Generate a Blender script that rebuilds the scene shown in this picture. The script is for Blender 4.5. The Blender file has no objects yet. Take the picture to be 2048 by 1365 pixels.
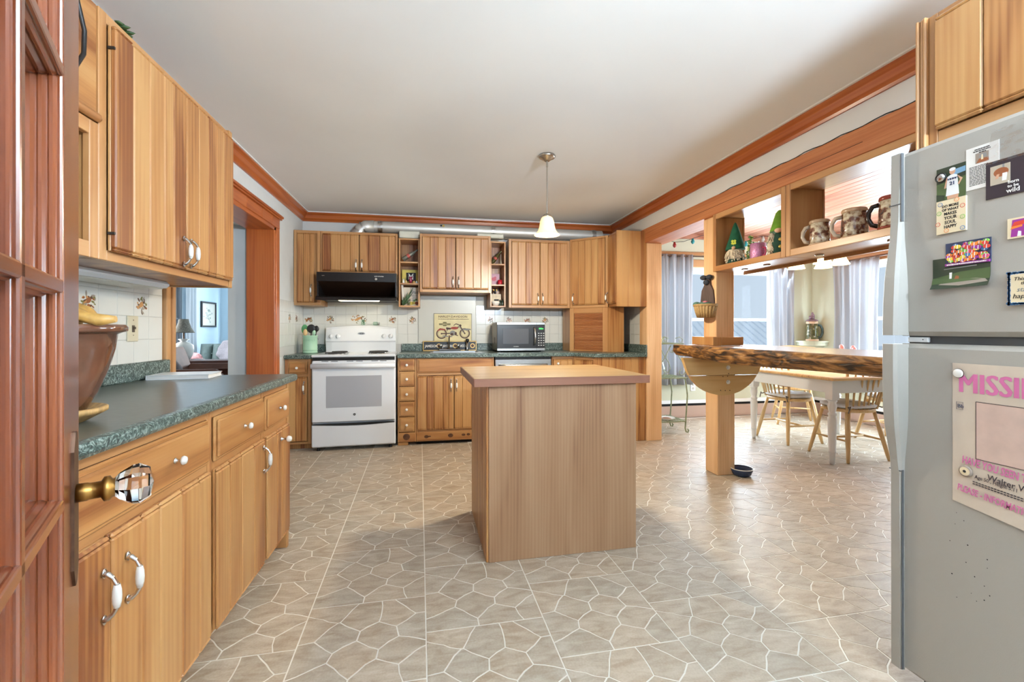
import bpy, bmesh, math, random
from mathutils import Vector, Matrix, noise as mnoise
random.seed(7)
SC = bpy.context.scene
COL = SC.collection
PI = math.pi
# ------------------------------------------------------------------ camera
cd = bpy.data.cameras.new('camera'); cam = bpy.data.objects.new('camera', cd); COL.objects.link(cam)
cd.sensor_width = 36.0; cd.lens = 880/2048*36; cd.shift_y = -21.5/2048; cd.clip_start = 0.02
cam.location = (0, 0, 1.15); cam.rotation_euler = (PI/2, 0, -math.atan(162/880))
SC.camera = cam
# ------------------------------------------------------------------ world, light, exposure
SC.view_settings.view_transform = 'Standard'; SC.view_settings.look = 'None'
SC.view_settings.gamma = 1.0; SC.view_settings.use_curve_mapping = False
SC.view_settings.exposure = 0.66
W = bpy.data.worlds.new('sky'); SC.world = W; W.use_nodes = True
nt = W.node_tree; nt.nodes.clear()
o_ = nt.nodes.new('ShaderNodeOutputWorld'); b_ = nt.nodes.new('ShaderNodeBackground')
tc_ = nt.nodes.new('ShaderNodeTexCoord'); sx_ = nt.nodes.new('ShaderNodeSeparateXYZ'); rp_ = nt.nodes.new('ShaderNodeValToRGB')
rp_.color_ramp.elements[0].position = 0.0; rp_.color_ramp.elements[0].color = (0.38, 0.455, 0.535, 1)
rp_.color_ramp.elements[1].position = 0.6; rp_.color_ramp.elements[1].color = (0.33, 0.42, 0.52, 1)
nt.links.new(tc_.outputs['Generated'], sx_.inputs[0]); nt.links.new(sx_.outputs['Z'], rp_.inputs[0])
nt.links.new(rp_.outputs[0], b_.inputs[0]); b_.inputs[1].default_value = 1.0
nt.links.new(b_.outputs[0], o_.inputs[0])
SC.cycles.max_bounces = 6; SC.cycles.diffuse_bounces = 3; SC.cycles.glossy_bounces = 2; SC.cycles.transmission_bounces = 4; SC.cycles.transparent_max_bounces = 10
SC.cycles.caustics_reflective = False; SC.cycles.caustics_refractive = False
def area(name, loc, target, sx, sy, watts, color=(1, 1, 1)):
    l = bpy.data.lights.new(name, 'AREA'); l.shape = 'RECTANGLE'; l.size = sx; l.size_y = sy; l.energy = watts; l.color = color
    o = bpy.data.objects.new(name, l); COL.objects.link(o); o.location = loc
    o.rotation_euler = (Vector(target) - Vector(loc)).to_track_quat('-Z', 'Y').to_euler()
    return o
# daylight entering by the dining and living-room windows, plus an added rear fill
area('added_rear_fill', (0.5, -1.86, 1.45), (0.5, 3, 2.1), 3.2, 1.7, 8, (0.80, 0.90, 1.0))  # unseen fill light added behind the camera, not a known window
area('daylight_dining_back', (3.95, 5.55, 1.35), (3.2, 2.0, 0.6), 1.9, 1.4, 125, (0.68, 0.85, 1.0))
area('daylight_dining_right', (5.5, 3.6, 1.35), (2.0, 3.2, 0.8), 2.2, 1.4, 210, (0.68, 0.85, 1.0))
area('daylight_living_left', (-4.28, 7.0, 1.4), (-1.6, 6.6, 1.0), 1.9, 1.2, 75, (0.88, 0.95, 1.0))
area('daylight_living_back', (-2.9, 9.78, 1.5), (-2.8, 6.0, 1.0), 1.6, 1.2, 80, (0.88, 0.95, 1.0))
# ------------------------------------------------------------------ helpers
def _orient(vs, fs):
    c = sum((Vector(v) for v in vs), Vector())/len(vs); out = []
    for f in fs:
        p = [Vector(vs[i]) for i in f]; n = (p[1]-p[0]).cross(p[2]-p[0]); m = sum(p, Vector())/len(p)
        out.append(tuple(f) if n.dot(m-c) > 0 else tuple(reversed(f)))
    return out
def _cb(lo, hi, c):
    vs = []; idx = {}
    for i in (0, 1):
        for j in (0, 1):
            for k in (0, 1):
                for a in range(3):
                    p = []
                    for q, b in enumerate((i, j, k)):
                        v = hi[q] if b else lo[q]
                        if q != a: v += -c if b else c
                        p.append(v)
                    idx[(i, j, k, a)] = len(vs); vs.append(tuple(p))
    return vs, idx
_v, _i = _cb((0, 0, 0), (1, 1, 1), .1)
_cf = []
for a in range(3):
    for s in (0, 1):
        o1, o2 = [q for q in range(3) if q != a]
        f = []
        for b1, b2 in ((0, 0), (1, 0), (1, 1), (0, 1)):
            t = [0, 0, 0]; t[a] = s; t[o1] = b1; t[o2] = b2; f.append(_i[(*t, a)])
        _cf.append(f)
for a in range(3):                       # edges along axis a
    o1, o2 = [q for q in range(3) if q != a]
    for b1 in (0, 1):
        for b2 in (0, 1):
            t0 = [0, 0, 0]; t0[o1] = b1; t0[o2] = b2; t1 = list(t0); t1[a] = 1
            _cf.append([_i[(*t0, o1)], _i[(*t1, o1)], _i[(*t1, o2)], _i[(*t0, o2)]])
for i in (0, 1):
    for j in (0, 1):
        for k in (0, 1):
            _cf.append([_i[(i, j, k, a)] for a in range(3)])
_cf = _orient(_v, _cf)
_bf = [(0, 2, 3, 1), (4, 5, 7, 6), (0, 1, 5, 4), (2, 6, 7, 3), (0, 4, 6, 2), (1, 3, 7, 5)]
class MB:
    def __init__(s): s.v = []; s.f = []; s.m = []; s.s = []
    def add(s, vs, fs, mi=0, sm=False):
        n = len(s.v); s.v += [tuple(p) for p in vs]; s.f += [tuple(i+n for i in f) for f in fs]
        s.m += [mi]*len(fs); s.s += [sm]*len(fs); return s
    def box(s, x0, x1, y0, y1, z0, z1, mi=0):
        vs = [(x, y, z) for x in (x0, x1) for y in (y0, y1) for z in (z0, z1)]
        return s.add(vs, _bf, mi)
    def cbox(s, x0, x1, y0, y1, z0, z1, c=.003, mi=0):
        c = min(c, .49*(x1-x0), .49*(y1-y0), .49*(z1-z0))
        vs, _ = _cb((x0, y0, z0), (x1, y1, z1), c); return s.add(vs, _cf, mi)
    def cyl(s, p0, p1, r0, r1=None, n=12, mi=0, sm=True, cap=True):
        p0 = Vector(p0); p1 = Vector(p1); r1 = r0 if r1 is None else r1
        d = (p1-p0).normalized(); u = d.orthogonal().normalized(); w = d.cross(u); vs = []
        for p, r in ((p0, r0), (p1, r1)):
            for i in range(n):
                a = 2*PI*i/n; vs.append(p + u*math.cos(a)*r + w*math.sin(a)*r)
        s.add(vs, [(i, (i+1) % n, n+(i+1) % n, n+i) for i in range(n)], mi, sm)
        if cap: s.add(vs, [tuple(range(n-1, -1, -1)), tuple(range(n, 2*n))], mi)
        return s
    def lathe(s, prof, o=(0, 0, 0), n=20, mi=0, sm=True, axis=(0, 0, 1), sq=1.0, cap=True):
        q = Vector((0, 0, 1)).rotation_difference(Vector(axis)); o = Vector(o); vs = []; fs = []
        for r, z in prof:
            for i in range(n):
                a = 2*PI*i/n; vs.append(o + q @ Vector((r*math.cos(a), r*math.sin(a)*sq, z)))
        for k in range(len(prof)-1):
            for i in range(n):
                j = (i+1) % n; fs.append((k*n+i, k*n+j, (k+1)*n+j, (k+1)*n+i))
        mis = mi if isinstance(mi, (list, tuple)) else [mi]*(len(prof)-1)
        for k in range(len(prof)-1): s.add(vs if k == 0 else [], [] , 0)
        base = len(s.v)-len(vs)
        for k in range(len(prof)-1):
            for i in range(n):
                f = fs[k*n+i]; s.f.append(tuple(x+base for x in f)); s.m.append(mis[k]); s.s.append(sm)
        if cap and prof[0][0] > 1e-5: s.f.append(tuple(base+i for i in range(n-1, -1, -1))); s.m.append(mis[0]); s.s.append(False)
        if cap and prof[-1][0] > 1e-5: s.f.append(tuple(base+(len(prof)-1)*n+i for i in range(n))); s.m.append(mis[-1]); s.s.append(False)
        return s
    def tube(s, pts, r, n=8, mi=0, closed=False):
        pts = [Vector(p) for p in pts]; N = len(pts); rs = r if isinstance(r, (list, tuple)) else [r]*N
        vs = []; u = None
        for i, p in enumerate(pts):
            a = pts[i-1] if (i > 0 or closed) else p; b = pts[(i+1) % N] if (i < N-1 or closed) else p
            d = (b-a).normalized()
            if u is None: u = d.orthogonal().normalized()
            u = (u - d*u.dot(d)); u = u.normalized() if u.length > 1e-6 else d.orthogonal().normalized()
            w = d.cross(u)
            for k in range(n):
                t = 2*PI*k/n; vs.append(p + (u*math.cos(t)+w*math.sin(t))*rs[i])
        fs = []
        for i in range(N if closed else N-1):
            i2 = (i+1) % N
            for k in range(n): fs.append((i*n+k, i*n+(k+1) % n, i2*n+(k+1) % n, i2*n+k))
        s.add(vs, fs, mi, True)
        if not closed:
            b = len(s.v)-len(vs)
            s.f += [tuple(b+i for i in range(n-1, -1, -1)), tuple(b+(N-1)*n+i for i in range(n))]; s.m += [mi]*2; s.s += [False]*2
        return s
    def prism(s, poly, a0, a1, ax='y', mi=0):
        n = len(poly)
        ar = sum(poly[i][0]*poly[(i+1) % n][1]-poly[(i+1) % n][0]*poly[i][1] for i in range(n))
        if ar < 0: poly = poly[::-1]
        def P(p, a): return {'z': (p[0], p[1], a), 'y': (p[0], a, p[1]), 'x': (a, p[0], p[1])}[ax]
        if ax == 'y': a0, a1 = max(a0, a1), min(a0, a1)
        else: a0, a1 = min(a0, a1), max(a0, a1)
        vs = [P(p, a0) for p in poly]+[P(p, a1) for p in poly]
        fs = [(i, (i+1) % n, n+(i+1) % n, n+i) for i in range(n)]+[tuple(range(n-1, -1, -1)), tuple(range(n, 2*n))]
        return s.add(vs, fs, mi)
    def ell(s, c, r, nu=14, nv=8, mi=0, sm=True):
        if not isinstance(r, (tuple, list)): r = (r, r, r)
        vs = [(c[0], c[1], c[2]-r[2])]
        for j in range(1, nv):
            t = -PI/2+PI*j/nv
            for i in range(nu):
                a = 2*PI*i/nu; vs.append((c[0]+r[0]*math.cos(t)*math.cos(a), c[1]+r[1]*math.cos(t)*math.sin(a), c[2]+r[2]*math.sin(t)))
        vs.append((c[0], c[1], c[2]+r[2])); L = len(vs)-1; fs = []
        for i in range(nu):
            fs.append((0, 1+(i+1) % nu, 1+i)); fs.append((L, L-nu+i, L-nu+(i+1) % nu))
        for j in range(nv-2):
            for i in range(nu):
                a = 1+j*nu+i; b = 1+j*nu+(i+1) % nu; fs.append((a, b, b+nu, a+nu))
        return s.add(vs, fs, mi, sm)
    def grid(s, fn, nu, nv, mi=0, sm=True, flip=False):
        vs = [fn(i/nu, j/nv) for j in range(nv+1) for i in range(nu+1)]; fs = []
        for j in range(nv):
            for i in range(nu):
                a = j*(nu+1)+i; f = (a, a+1, a+nu+2, a+nu+1); fs.append(f[::-1] if flip else f)
        return s.add(vs, fs, mi, sm)
    def loft(s, secs, mi=0, sm=True, cap=True):
        n = len(secs[0]); vs = [p for q in secs for p in q]; fs = []
        for k in range(len(secs)-1):
            for i in range(n): fs.append((k*n+i, k*n+(i+1) % n, (k+1)*n+(i+1) % n, (k+1)*n+i))
        s.add(vs, fs, mi, sm)
        if cap:
            b = len(s.v)-len(vs); s.f += [tuple(b+i for i in range(n-1, -1, -1)), tuple(b+len(vs)-n+i for i in range(n))]; s.m += [mi]*2; s.s += [False]*2
        return s
    def xf(s, M):
        s.v = [tuple(M @ Vector(p)) for p in s.v]; return s
    def mesh(s, name, mats, fix=False):
        me = bpy.data.meshes.new(name); me.from_pydata(s.v, [], s.f)
        for m in (mats if isinstance(mats, (list, tuple)) else [mats]): me.materials.append(m)
        me.polygons.foreach_set('material_index', s.m); me.polygons.foreach_set('use_smooth', s.s)
        if fix:
            bm = bmesh.new(); bm.from_mesh(me); bmesh.ops.recalc_face_normals(bm, faces=bm.faces); bm.to_mesh(me); bm.free()
        me.update(); return me
    def build(s, name, mats, parent=None, loc=None, rot=None, fix=True):
        return put(name, s.mesh(name, mats, fix), parent, loc, rot)
def put(name, me, parent=None, loc=None, rot=None, sc=None):
    o = bpy.data.objects.new(name, me); COL.objects.link(o)
    if parent: o.parent = parent
    if loc: o.location = loc
    if rot: o.rotation_euler = rot
    if sc: o.scale = sc
    return o
LABELS = {}
def tag(o, label, cat, group=None):
    o['label'] = label; o['category'] = cat
    if group: o['group'] = group
    return o
def thing(name, label, cat, loc=(0, 0, 0), rz=0.0, group=None):
    o = bpy.data.objects.new(name, None); COL.objects.link(o); o.location = loc; o.rotation_euler = (0, 0, rz)
    o.empty_display_size = .05
    return tag(o, label, cat, group)
def struct(o): o['kind'] = 'structure'; return o
def text(body, size, parent, mat, loc, rot=(PI/2, 0, 0), name='lettering', align='LEFT', sx=1.0, ext=.0004, shear=0.0, bold=0.0, spacing=1.0, label=None):
    c = bpy.data.curves.new('txt', 'FONT'); c.body = body; c.size = size; c.extrude = ext; c.align_x = align; c.shear = shear
    c.offset = bold; c.space_character = spacing; c.resolution_u = 2
    t = bpy.data.objects.new('txt', c); COL.objects.link(t)
    dg = bpy.context.evaluated_depsgraph_get(); me = bpy.data.meshes.new_from_object(t.evaluated_get(dg))
    bpy.data.objects.remove(t); bpy.data.curves.remove(c)
    me.materials.clear(); me.materials.append(mat)
    o = put(name, me, parent, loc, rot, (sx, 1, 1))
    if label: o['label'] = label
    return o
def dashes(parent, x0, x1, z, h, y, m, seed=0, lo=.3, hi=.9, name='fine_print'):
    r = random.Random(seed); mb = MB(); x = x0
    while x < x1:
        w = h*r.uniform(lo, hi); mb.box(x, min(x+w, x1), y, y+.0004, z+h*r.uniform(0, .15), z+h*r.uniform(.75, 1)); x += w+h*.22
    o = mb.build(name, m, parent); o['kind'] = 'stuff'; return o
def circ(cx, cy, rx, ry=None, n=16, a0=0, a1=2*PI, closed=True):
    ry = rx if ry is None else ry; m = n if closed else n+1
    return [(cx+rx*math.cos(a0+(a1-a0)*i/n), cy+ry*math.sin(a0+(a1-a0)*i/n)) for i in range(m)]
# ------------------------------------------------------------------ materials
def lin(r, g, b):
    f = lambda c: (c/255/12.92) if c/255 <= .04045 else ((c/255+.055)/1.055)**2.4
    return (f(r), f(g), f(b), 1)
def newmat(name):
    m = bpy.data.materials.new(name); m.use_nodes = True; n = m.node_tree
    return m, n, n.nodes['Principled BSDF'], n.links.new
def mat(name, rgb, rough=.5, metal=0., var=0., vs=30., bump=0., spec=.5, emit=None, es=0., coat=0., stretch=None, alpha=None):
    m, n, b, L = newmat(name); c = lin(*rgb)
    b.inputs['Base Color'].default_value = c; b.inputs['Roughness'].default_value = rough; b.inputs['Metallic'].default_value = metal
    b.inputs['Specular IOR Level'].default_value = spec; b.inputs['Coat Weight'].default_value = coat
    if emit: b.inputs['Emission Color'].default_value = lin(*emit); b.inputs['Emission Strength'].default_value = es
    if var or bump:
        t = n.nodes.new('ShaderNodeTexCoord'); no = n.nodes.new('ShaderNodeTexNoise'); no.inputs['Scale'].default_value = vs; no.inputs['Detail'].default_value = 4
        src = t.outputs['Object']
        if stretch:
            mp = n.nodes.new('ShaderNodeMapping'); mp.inputs['Scale'].default_value = stretch; L(src, mp.inputs[0]); src = mp.outputs[0]
        L(src, no.inputs['Vector'])
        if var:
            r = n.nodes.new('ShaderNodeValToRGB'); r.color_ramp.elements[0].position = .3; r.color_ramp.elements[1].position = .7
            r.color_ramp.elements[0].color = tuple(max(0, x*(1-var)) for x in c[:3])+(1,); r.color_ramp.elements[1].color = tuple(min(1, x*(1+var)) for x in c[:3])+(1,)
            L(no.outputs['Fac'], r.inputs[0]); L(r.outputs[0], b.inputs['Base Color'])
        if bump:
            bp = n.nodes.new('ShaderNodeBump'); bp.inputs['Strength'].default_value = bump; bp.inputs['Distance'].default_value = .004
            L(no.outputs['Fac'], bp.inputs['Height']); L(bp.outputs[0], b.inputs['Normal'])
    return m
def wood(name, light, mid, dark, axis='z', rough=.36, sc=1.0, rnd=.30, bump=.05, coat=.15, rings=1.0, band=14):
    m, n, b, L = newmat(name); N = n.nodes.new
    t = N('ShaderNodeTexCoord'); oi = N('ShaderNodeObjectInfo'); mul = N('ShaderNodeMath'); mul.operation = 'MULTIPLY'; mul.inputs[1].default_value = 37.0
    cmb = N('ShaderNodeCombineXYZ'); add = N('ShaderNodeVectorMath'); L(oi.outputs['Random'], mul.inputs[0])
    for k in range(3): L(mul.outputs[0], cmb.inputs[k])
    L(t.outputs['Object'], add.inputs[0]); L(cmb.outputs[0], add.inputs[1])
    k = 'xyz'.index(axis)
    def mp(al, ac):
        q = N('ShaderNodeMapping'); s = [ac*sc]*3; s[k] = al*sc; q.inputs['Scale'].default_value = s; L(add.outputs[0], q.inputs[0]); return q
    n1 = N('ShaderNodeTexNoise'); n1.inputs['Scale'].default_value = 1.0; n1.inputs['Detail'].default_value = 2; n1.inputs['Distortion'].default_value = .8; L(mp(.9, 9).outputs[0], n1.inputs['Vector'])
    n2 = N('ShaderNodeTexNoise'); n2.inputs['Scale'].default_value = 1.0; n2.inputs['Detail'].default_value = 2; L(mp(3.5, 160).outputs[0], n2.inputs['Vector'])
    wv = N('ShaderNodeTexWave'); wv.wave_type = 'BANDS'; wv.bands_direction = 'XYZ'[(k+1) % 3]; wv.inputs['Scale'].default_value = 1.0
    wv.inputs['Distortion'].default_value = 9.0*rings; wv.inputs['Detail'].default_value = 1; wv.inputs['Detail Scale'].default_value = .6; L(mp(1.1, band).outputs[0], wv.inputs['Vector'])
    r1 = N('ShaderNodeValToRGB'); e = r1.color_ramp.elements; e[0].position = .30; e[0].color = lin(*dark); e[1].position = .72; e[1].color = lin(*light)
    q = e.new(.48); q.color = lin(*mid)
    a1 = N('ShaderNodeMath'); a1.operation = 'MULTIPLY_ADD'; a1.inputs[1].default_value = .85; L(n1.outputs['Fac'], a1.inputs[0])
    a2 = N('ShaderNodeMath'); a2.operation = 'MULTIPLY_ADD'; a2.inputs[1].default_value = .10; a2.inputs[2].default_value = .02; L(wv.outputs['Fac'], a2.inputs[0]); L(a2.outputs[0], a1.inputs[2])
    a3 = N('ShaderNodeMath'); a3.operation = 'MULTIPLY_ADD'; a3.inputs[1].default_value = .13; L(n2.outputs['Fac'], a3.inputs[0]); L(a1.outputs[0], a3.inputs[2])
    # per-plank tone
    a4 = N('ShaderNodeMath'); a4.operation = 'MULTIPLY_ADD'; a4.inputs[1].default_value = rnd; a4.inputs[2].default_value = -rnd/2
    wn = N('ShaderNodeTexWhiteNoise'); wn.noise_dimensions = '1D'; L(mul.outputs[0], wn.inputs['W']); L(wn.outputs['Value'], a4.inputs[0])
    a5 = N('ShaderNodeMath'); a5.operation = 'ADD'; L(a3.outputs[0], a5.inputs[0]); L(a4.outputs[0], a5.inputs[1])
    L(a5.outputs[0], r1.inputs[0]); L(r1.outputs[0], b.inputs['Base Color'])
    b.inputs['Roughness'].default_value = rough; b.inputs['Coat Weight'].default_value = coat; b.inputs['Coat Roughness'].default_value = .25
    if bump:
        bp = N('ShaderNodeBump'); bp.inputs['Strength'].default_value = bump*3; bp.inputs['Distance'].default_value = .002; L(n2.outputs['Fac'], bp.inputs['Height']); L(bp.outputs[0], b.inputs['Normal'])
    return m
M = {}
CL, CM, CD = (194, 147, 93), (175, 121, 69), (128, 73, 37)
M['cabv'] = wood('cabinet_wood_vertical', CL, CM, CD, 'z')
M['cabx'] = wood('cabinet_wood_horizontal', CL, CM, CD, 'x')
M['caby'] = wood('cabinet_wood_depth', CL, CM, CD, 'y')
M['frx'] = wood('frame_wood_horizontal', (196, 148, 98), (182, 130, 80), (156, 100, 58), 'x', rnd=.15)
M['frv'] = wood('frame_wood_vertical', (196, 148, 98), (182, 130, 80), (156, 100, 58), 'z', rnd=.15)
M['red'] = {a: wood('red_pine_'+a, (188, 102, 46), (168, 82, 32), (132, 58, 22), a, rnd=.1, rough=.3, coat=.3) for a in 'xyz'}
M['door'] = {a: wood('varnished_fir_'+a, (136, 74, 40), (102, 48, 23), (64, 27, 12), a, rnd=.06, rough=.25, coat=.6, sc=1.3) for a in 'xyz'}
M['post'] = wood('rough_sawn_post', (240, 196, 148), (228, 180, 130), (200, 146, 98), 'z', rnd=.1, rough=.6, coat=0, bump=.35)
M['beam'] = wood('rough_sawn_beam', (196, 126, 78), (180, 108, 64), (148, 80, 44), 'y', rnd=.1, rough=.6, coat=0, bump=.35)
M['pine'] = wood('pale_pine', (232, 196, 138), (220, 176, 114), (186, 136, 78), 'x', rnd=.1, rough=.5)
M['chair'] = wood('chair_maple', (226, 192, 140), (212, 172, 116), (184, 140, 88), 'z', rnd=.05, rough=.4)
M['tamb'] = wood('tambour_wood', (178, 120, 76), (160, 100, 58), (128, 74, 40), 'x', rnd=.1)
M['island'] = wood('island_veneer', (164, 128, 96), (148, 110, 78), (118, 80, 54), 'z', rnd=.05, rough=.5, coat=0, sc=.8, band=22)
M['block'] = wood('butcher_block', (176, 148, 106), (162, 130, 87), (138, 103, 64), 'x', rnd=.05, rough=.35, sc=1.2)
M['blockedge'] = wood('butcher_block_edge', (140, 92, 68), (120, 74, 54), (92, 54, 40), 'x', rnd=.05, rough=.5)
M['ceilwood'] = wood('pink_beadboard', (196, 138, 112), (178, 116, 92), (146, 90, 70), 'y', rnd=.25, rough=.4)
M['bark'] = None
M['white'] = mat('white_paint', (232, 231, 228), .6, var=.03, vs=3)
M['ceil'] = mat('ceiling_paint', (243, 245, 244), .8, var=.015, vs=2, bump=.05)
M['wall'] = mat('wall_paint', (212, 213, 210), .7, var=.05, vs=4)
M['cream'] = mat('cream_wall_paint', (206, 206, 182), .7, var=.02, vs=3)
M['blue'] = mat('pale_blue_wall_paint', (196, 218, 232), .7, var=.02, vs=3)
M['trimwhite'] = mat('white_gloss_trim', (236, 238, 240), .35)
M['tile'] = mat('white_glazed_tile', (218, 217, 210), .16, var=.015, vs=8)
M['grout'] = mat('grey_grout', (196, 194, 188), .8)
M['panelw'] = mat('white_splash_panel', (200, 198, 187), .3)
M['enamel'] = mat('white_enamel', (224, 226, 229), .22, coat=.3)
M['ovenglass'] = mat('grey_oven_glass', (168, 168, 172), .12)
M['black'] = mat('black_enamel', (22, 20, 20), .3)
M['blackm'] = mat('black_plastic', (26, 24, 24), .45)
M['dark'] = mat('dark_gap', (14, 13, 12), .8)
M['steel'] = mat('brushed_steel', (188, 188, 186), .28, 1.0, var=.06, vs=6, stretch=(1, 40, 40))
M['chrome'] = mat('polished_chrome', (214, 214, 214), .08, 1.0)
M['nickel'] = mat('brushed_nickel', (186, 180, 170), .25, 1.0)
M['duct'] = mat('galvanised_duct', (206, 204, 198), .45, .55, var=.06, vs=5)
M['brass'] = mat('aged_brass', (150, 112, 58), .35, 1.0, var=.2, vs=40)
M['bronze'] = mat('dark_bronze', (84, 62, 48), .4, .8, var=.3, vs=60)
M['porc'] = mat('white_porcelain', (240, 238, 232), .12, coat=.5)
M['fridge'] = mat('fridge_white', (168, 163, 154), .42, bump=.12, vs=420)
M['fridgeh'] = mat('fridge_handle_white', (164, 160, 152), .5)
M['gasket'] = mat('grey_gasket', (78, 80, 82), .6)
M['grass'] = mat('green_leaf', (86, 130, 58), .5, var=.3, vs=20)
M['paper'] = mat('white_paper', (232, 228, 222), .7)
M['ink'] = mat('black_ink', (28, 26, 28), .7)
def hexmat(name, rgb, rough=.5, **k): M[name] = mat(name, rgb, rough, **k); return M[name]
def laminate():
    m, n, b, L = newmat('green_marbled_laminate'); N = n.nodes.new
    t = N('ShaderNodeTexCoord'); a = N('ShaderNodeTexNoise'); a.inputs['Scale'].default_value = 55; a.inputs['Detail'].default_value = 6; a.inputs['Distortion'].default_value = 2.5
    L(t.outputs['Object'], a.inputs['Vector']); r = N('ShaderNodeValToRGB'); e = r.color_ramp.elements
    e[0].position = .38; e[0].color = lin(36, 48, 46); e[1].position = .66; e[1].color = lin(158, 172, 166)
    q = e.new(.5); q.color = lin(74, 92, 86)
    L(a.outputs['Fac'], r.inputs[0]); L(r.outputs[0], b.inputs['Base Color']); b.inputs['Roughness'].default_value = .3; return m
M['lam'] = laminate()
M['lamtop'] = mat('green_grey_laminate_top', (84, 88, 82), .28, var=.22, vs=90, stretch=(.4, 1.6, 1))
def stone():
    m, n, b, L = newmat('vinyl_flagstone'); N = n.nodes.new
    g = N('ShaderNodeNewGeometry'); oi = N('ShaderNodeAttribute'); oi.attribute_name = 'tone'; oi.attribute_type = 'GEOMETRY'
    a = N('ShaderNodeTexNoise'); a.inputs['Scale'].default_value = 1; a.inputs['Detail'].default_value = 4; a.inputs['Distortion'].default_value = .9
    mp = N('ShaderNodeMapping'); mp.inputs['Scale'].default_value = (9, 26, 9); mp.inputs['Rotation'].default_value = (0, 0, .5); L(g.outputs['Position'], mp.inputs[0]); L(mp.outputs[0], a.inputs['Vector'])
    f = N('ShaderNodeTexNoise'); f.inputs['Scale'].default_value = 130; f.inputs['Detail'].default_value = 1; L(g.outputs['Position'], f.inputs['Vector'])
    r = N('ShaderNodeValToRGB'); e = r.color_ramp.elements
    e[0].position = .3; e[0].color = lin(160, 140, 118); e[1].position = .75; e[1].color = lin(210, 199, 183); q = e.new(.52); q.color = lin(187, 171, 151)
    mx = N('ShaderNodeMath'); mx.operation = 'MULTIPLY_ADD'; mx.inputs[1].default_value = .2; L(f.outputs['Fac'], mx.inputs[0])
    m2 = N('ShaderNodeMath'); m2.operation = 'MULTIPLY_ADD'; m2.inputs[1].default_value = .65; m2.inputs[2].default_value = .06; L(a.outputs['Fac'], m2.inputs[0]); L(m2.outputs[0], mx.inputs[2])
    L(mx.outputs[0], r.inputs[0])
    hs = N('ShaderNodeMixRGB'); hs.blend_type = 'MULTIPLY'; hs.inputs[0].default_value = .8; L(r.outputs[0], hs.inputs[1]); L(oi.outputs['Color'], hs.inputs[2])
    L(hs.outputs[0], b.inputs['Base Color']); b.inputs['Roughness'].default_value = .42; b.inputs['Specular IOR Level'].default_value = .2
    f2 = N('ShaderNodeTexNoise'); f2.inputs['Scale'].default_value = 1; f2.inputs['Detail'].default_value = 1
    mp2 = N('ShaderNodeMapping'); mp2.inputs['Scale'].default_value = (60, 190, 60); mp2.inputs['Rotation'].default_value = (0, 0, .7); L(g.outputs['Position'], mp2.inputs[0]); L(mp2.outputs[0], f2.inputs['Vector'])
    bp = N('ShaderNodeBump'); bp.inputs['Strength'].default_value = .3; bp.inputs['Distance'].default_value = .0018; L(f2.outputs['Fac'], bp.inputs['Height']); L(bp.outputs[0], b.inputs['Normal'])
    return m
M['stone'] = stone()
M['grline'] = mat('vinyl_grout_line', (230, 224, 212), .4, spec=.22)
def glassm(name, tint=(1, 1, 1, 1), refl=.002):
    m = bpy.data.materials.new(name); m.use_nodes = True; n = m.node_tree; n.nodes.clear(); N = n.nodes.new
    o = N('ShaderNodeOutputMaterial'); t = N('ShaderNodeBsdfTransparent'); t.inputs[0].default_value = tint
    g = N('ShaderNodeBsdfGlossy'); g.inputs['Roughness'].default_value = .02; mx = N('ShaderNodeMixShader'); mx.inputs[0].default_value = refl
    n.links.new(t.outputs[0], mx.inputs[1]); n.links.new(g.outputs[0], mx.inputs[2]); n.links.new(mx.outputs[0], o.inputs[0]); return m
M['glass'] = glassm('window_glass')
def clothm(name, rgb, trans=.45, weave=True):
    m, n, b, L = newmat(name); N = n.nodes.new; b.inputs['Base Color'].default_value = lin(*rgb); b.inputs['Roughness'].default_value = .9
    tr = N('ShaderNodeBsdfTranslucent'); tr.inputs[0].default_value = lin(*rgb); mx = N('ShaderNodeMixShader'); mx.inputs[0].default_value = trans
    o = n.nodes['Material Output']; L(b.outputs[0], mx.inputs[1]); L(tr.outputs[0], mx.inputs[2]); L(mx.outputs[0], o.inputs[0]); return m
M['curt'] = clothm('grey_curtain_linen', (186, 188, 192), .3); M['curtw'] = clothm('white_sheer', (228, 232, 236), .5)
def fab(name, rgb, var=.12, vs=60): M[name] = mat(name, rgb, .9, var=var, vs=vs, bump=.3); return M[name]
# ================================================================== SETTING
XL, YB, ZC = -1.37, 5.11, 2.43
# ---- floor: base sheet + flagstones
fl = struct(MB().box(-1.72, 5.45, -2.0, 5.5, -.06, -.0012).build('floor', M['grline']))
def clip(poly, px, py, nx, ny):                      # keep side where (p-P).n <= 0
    out = []; k = len(poly)
    for i in range(k):
        a = poly[i]; b = poly[(i+1) % k]; da = (a[0]-px)*nx+(a[1]-py)*ny; db = (b[0]-px)*nx+(b[1]-py)*ny
        if da <= 0: out.append(a)
        if (da < 0 < db) or (db < 0 < da):
            t = da/(da-db); out.append((a[0]+(b[0]-a[0])*t, a[1]+(b[1]-a[1])*t))
    return out
rs = random.Random(11)
SEEDS = [(.22, .12), (.66, .09), (.94, .16), (.80, .33), (.45, .32), (.10, .36), (.62, .54), (.92, .60), (.29, .58), (.09, .72), (.46, .78), (.76, .78), (.20, .92), (.93, .92)]
T = .46; GAP = .0024
SLOPE = -.025
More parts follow.
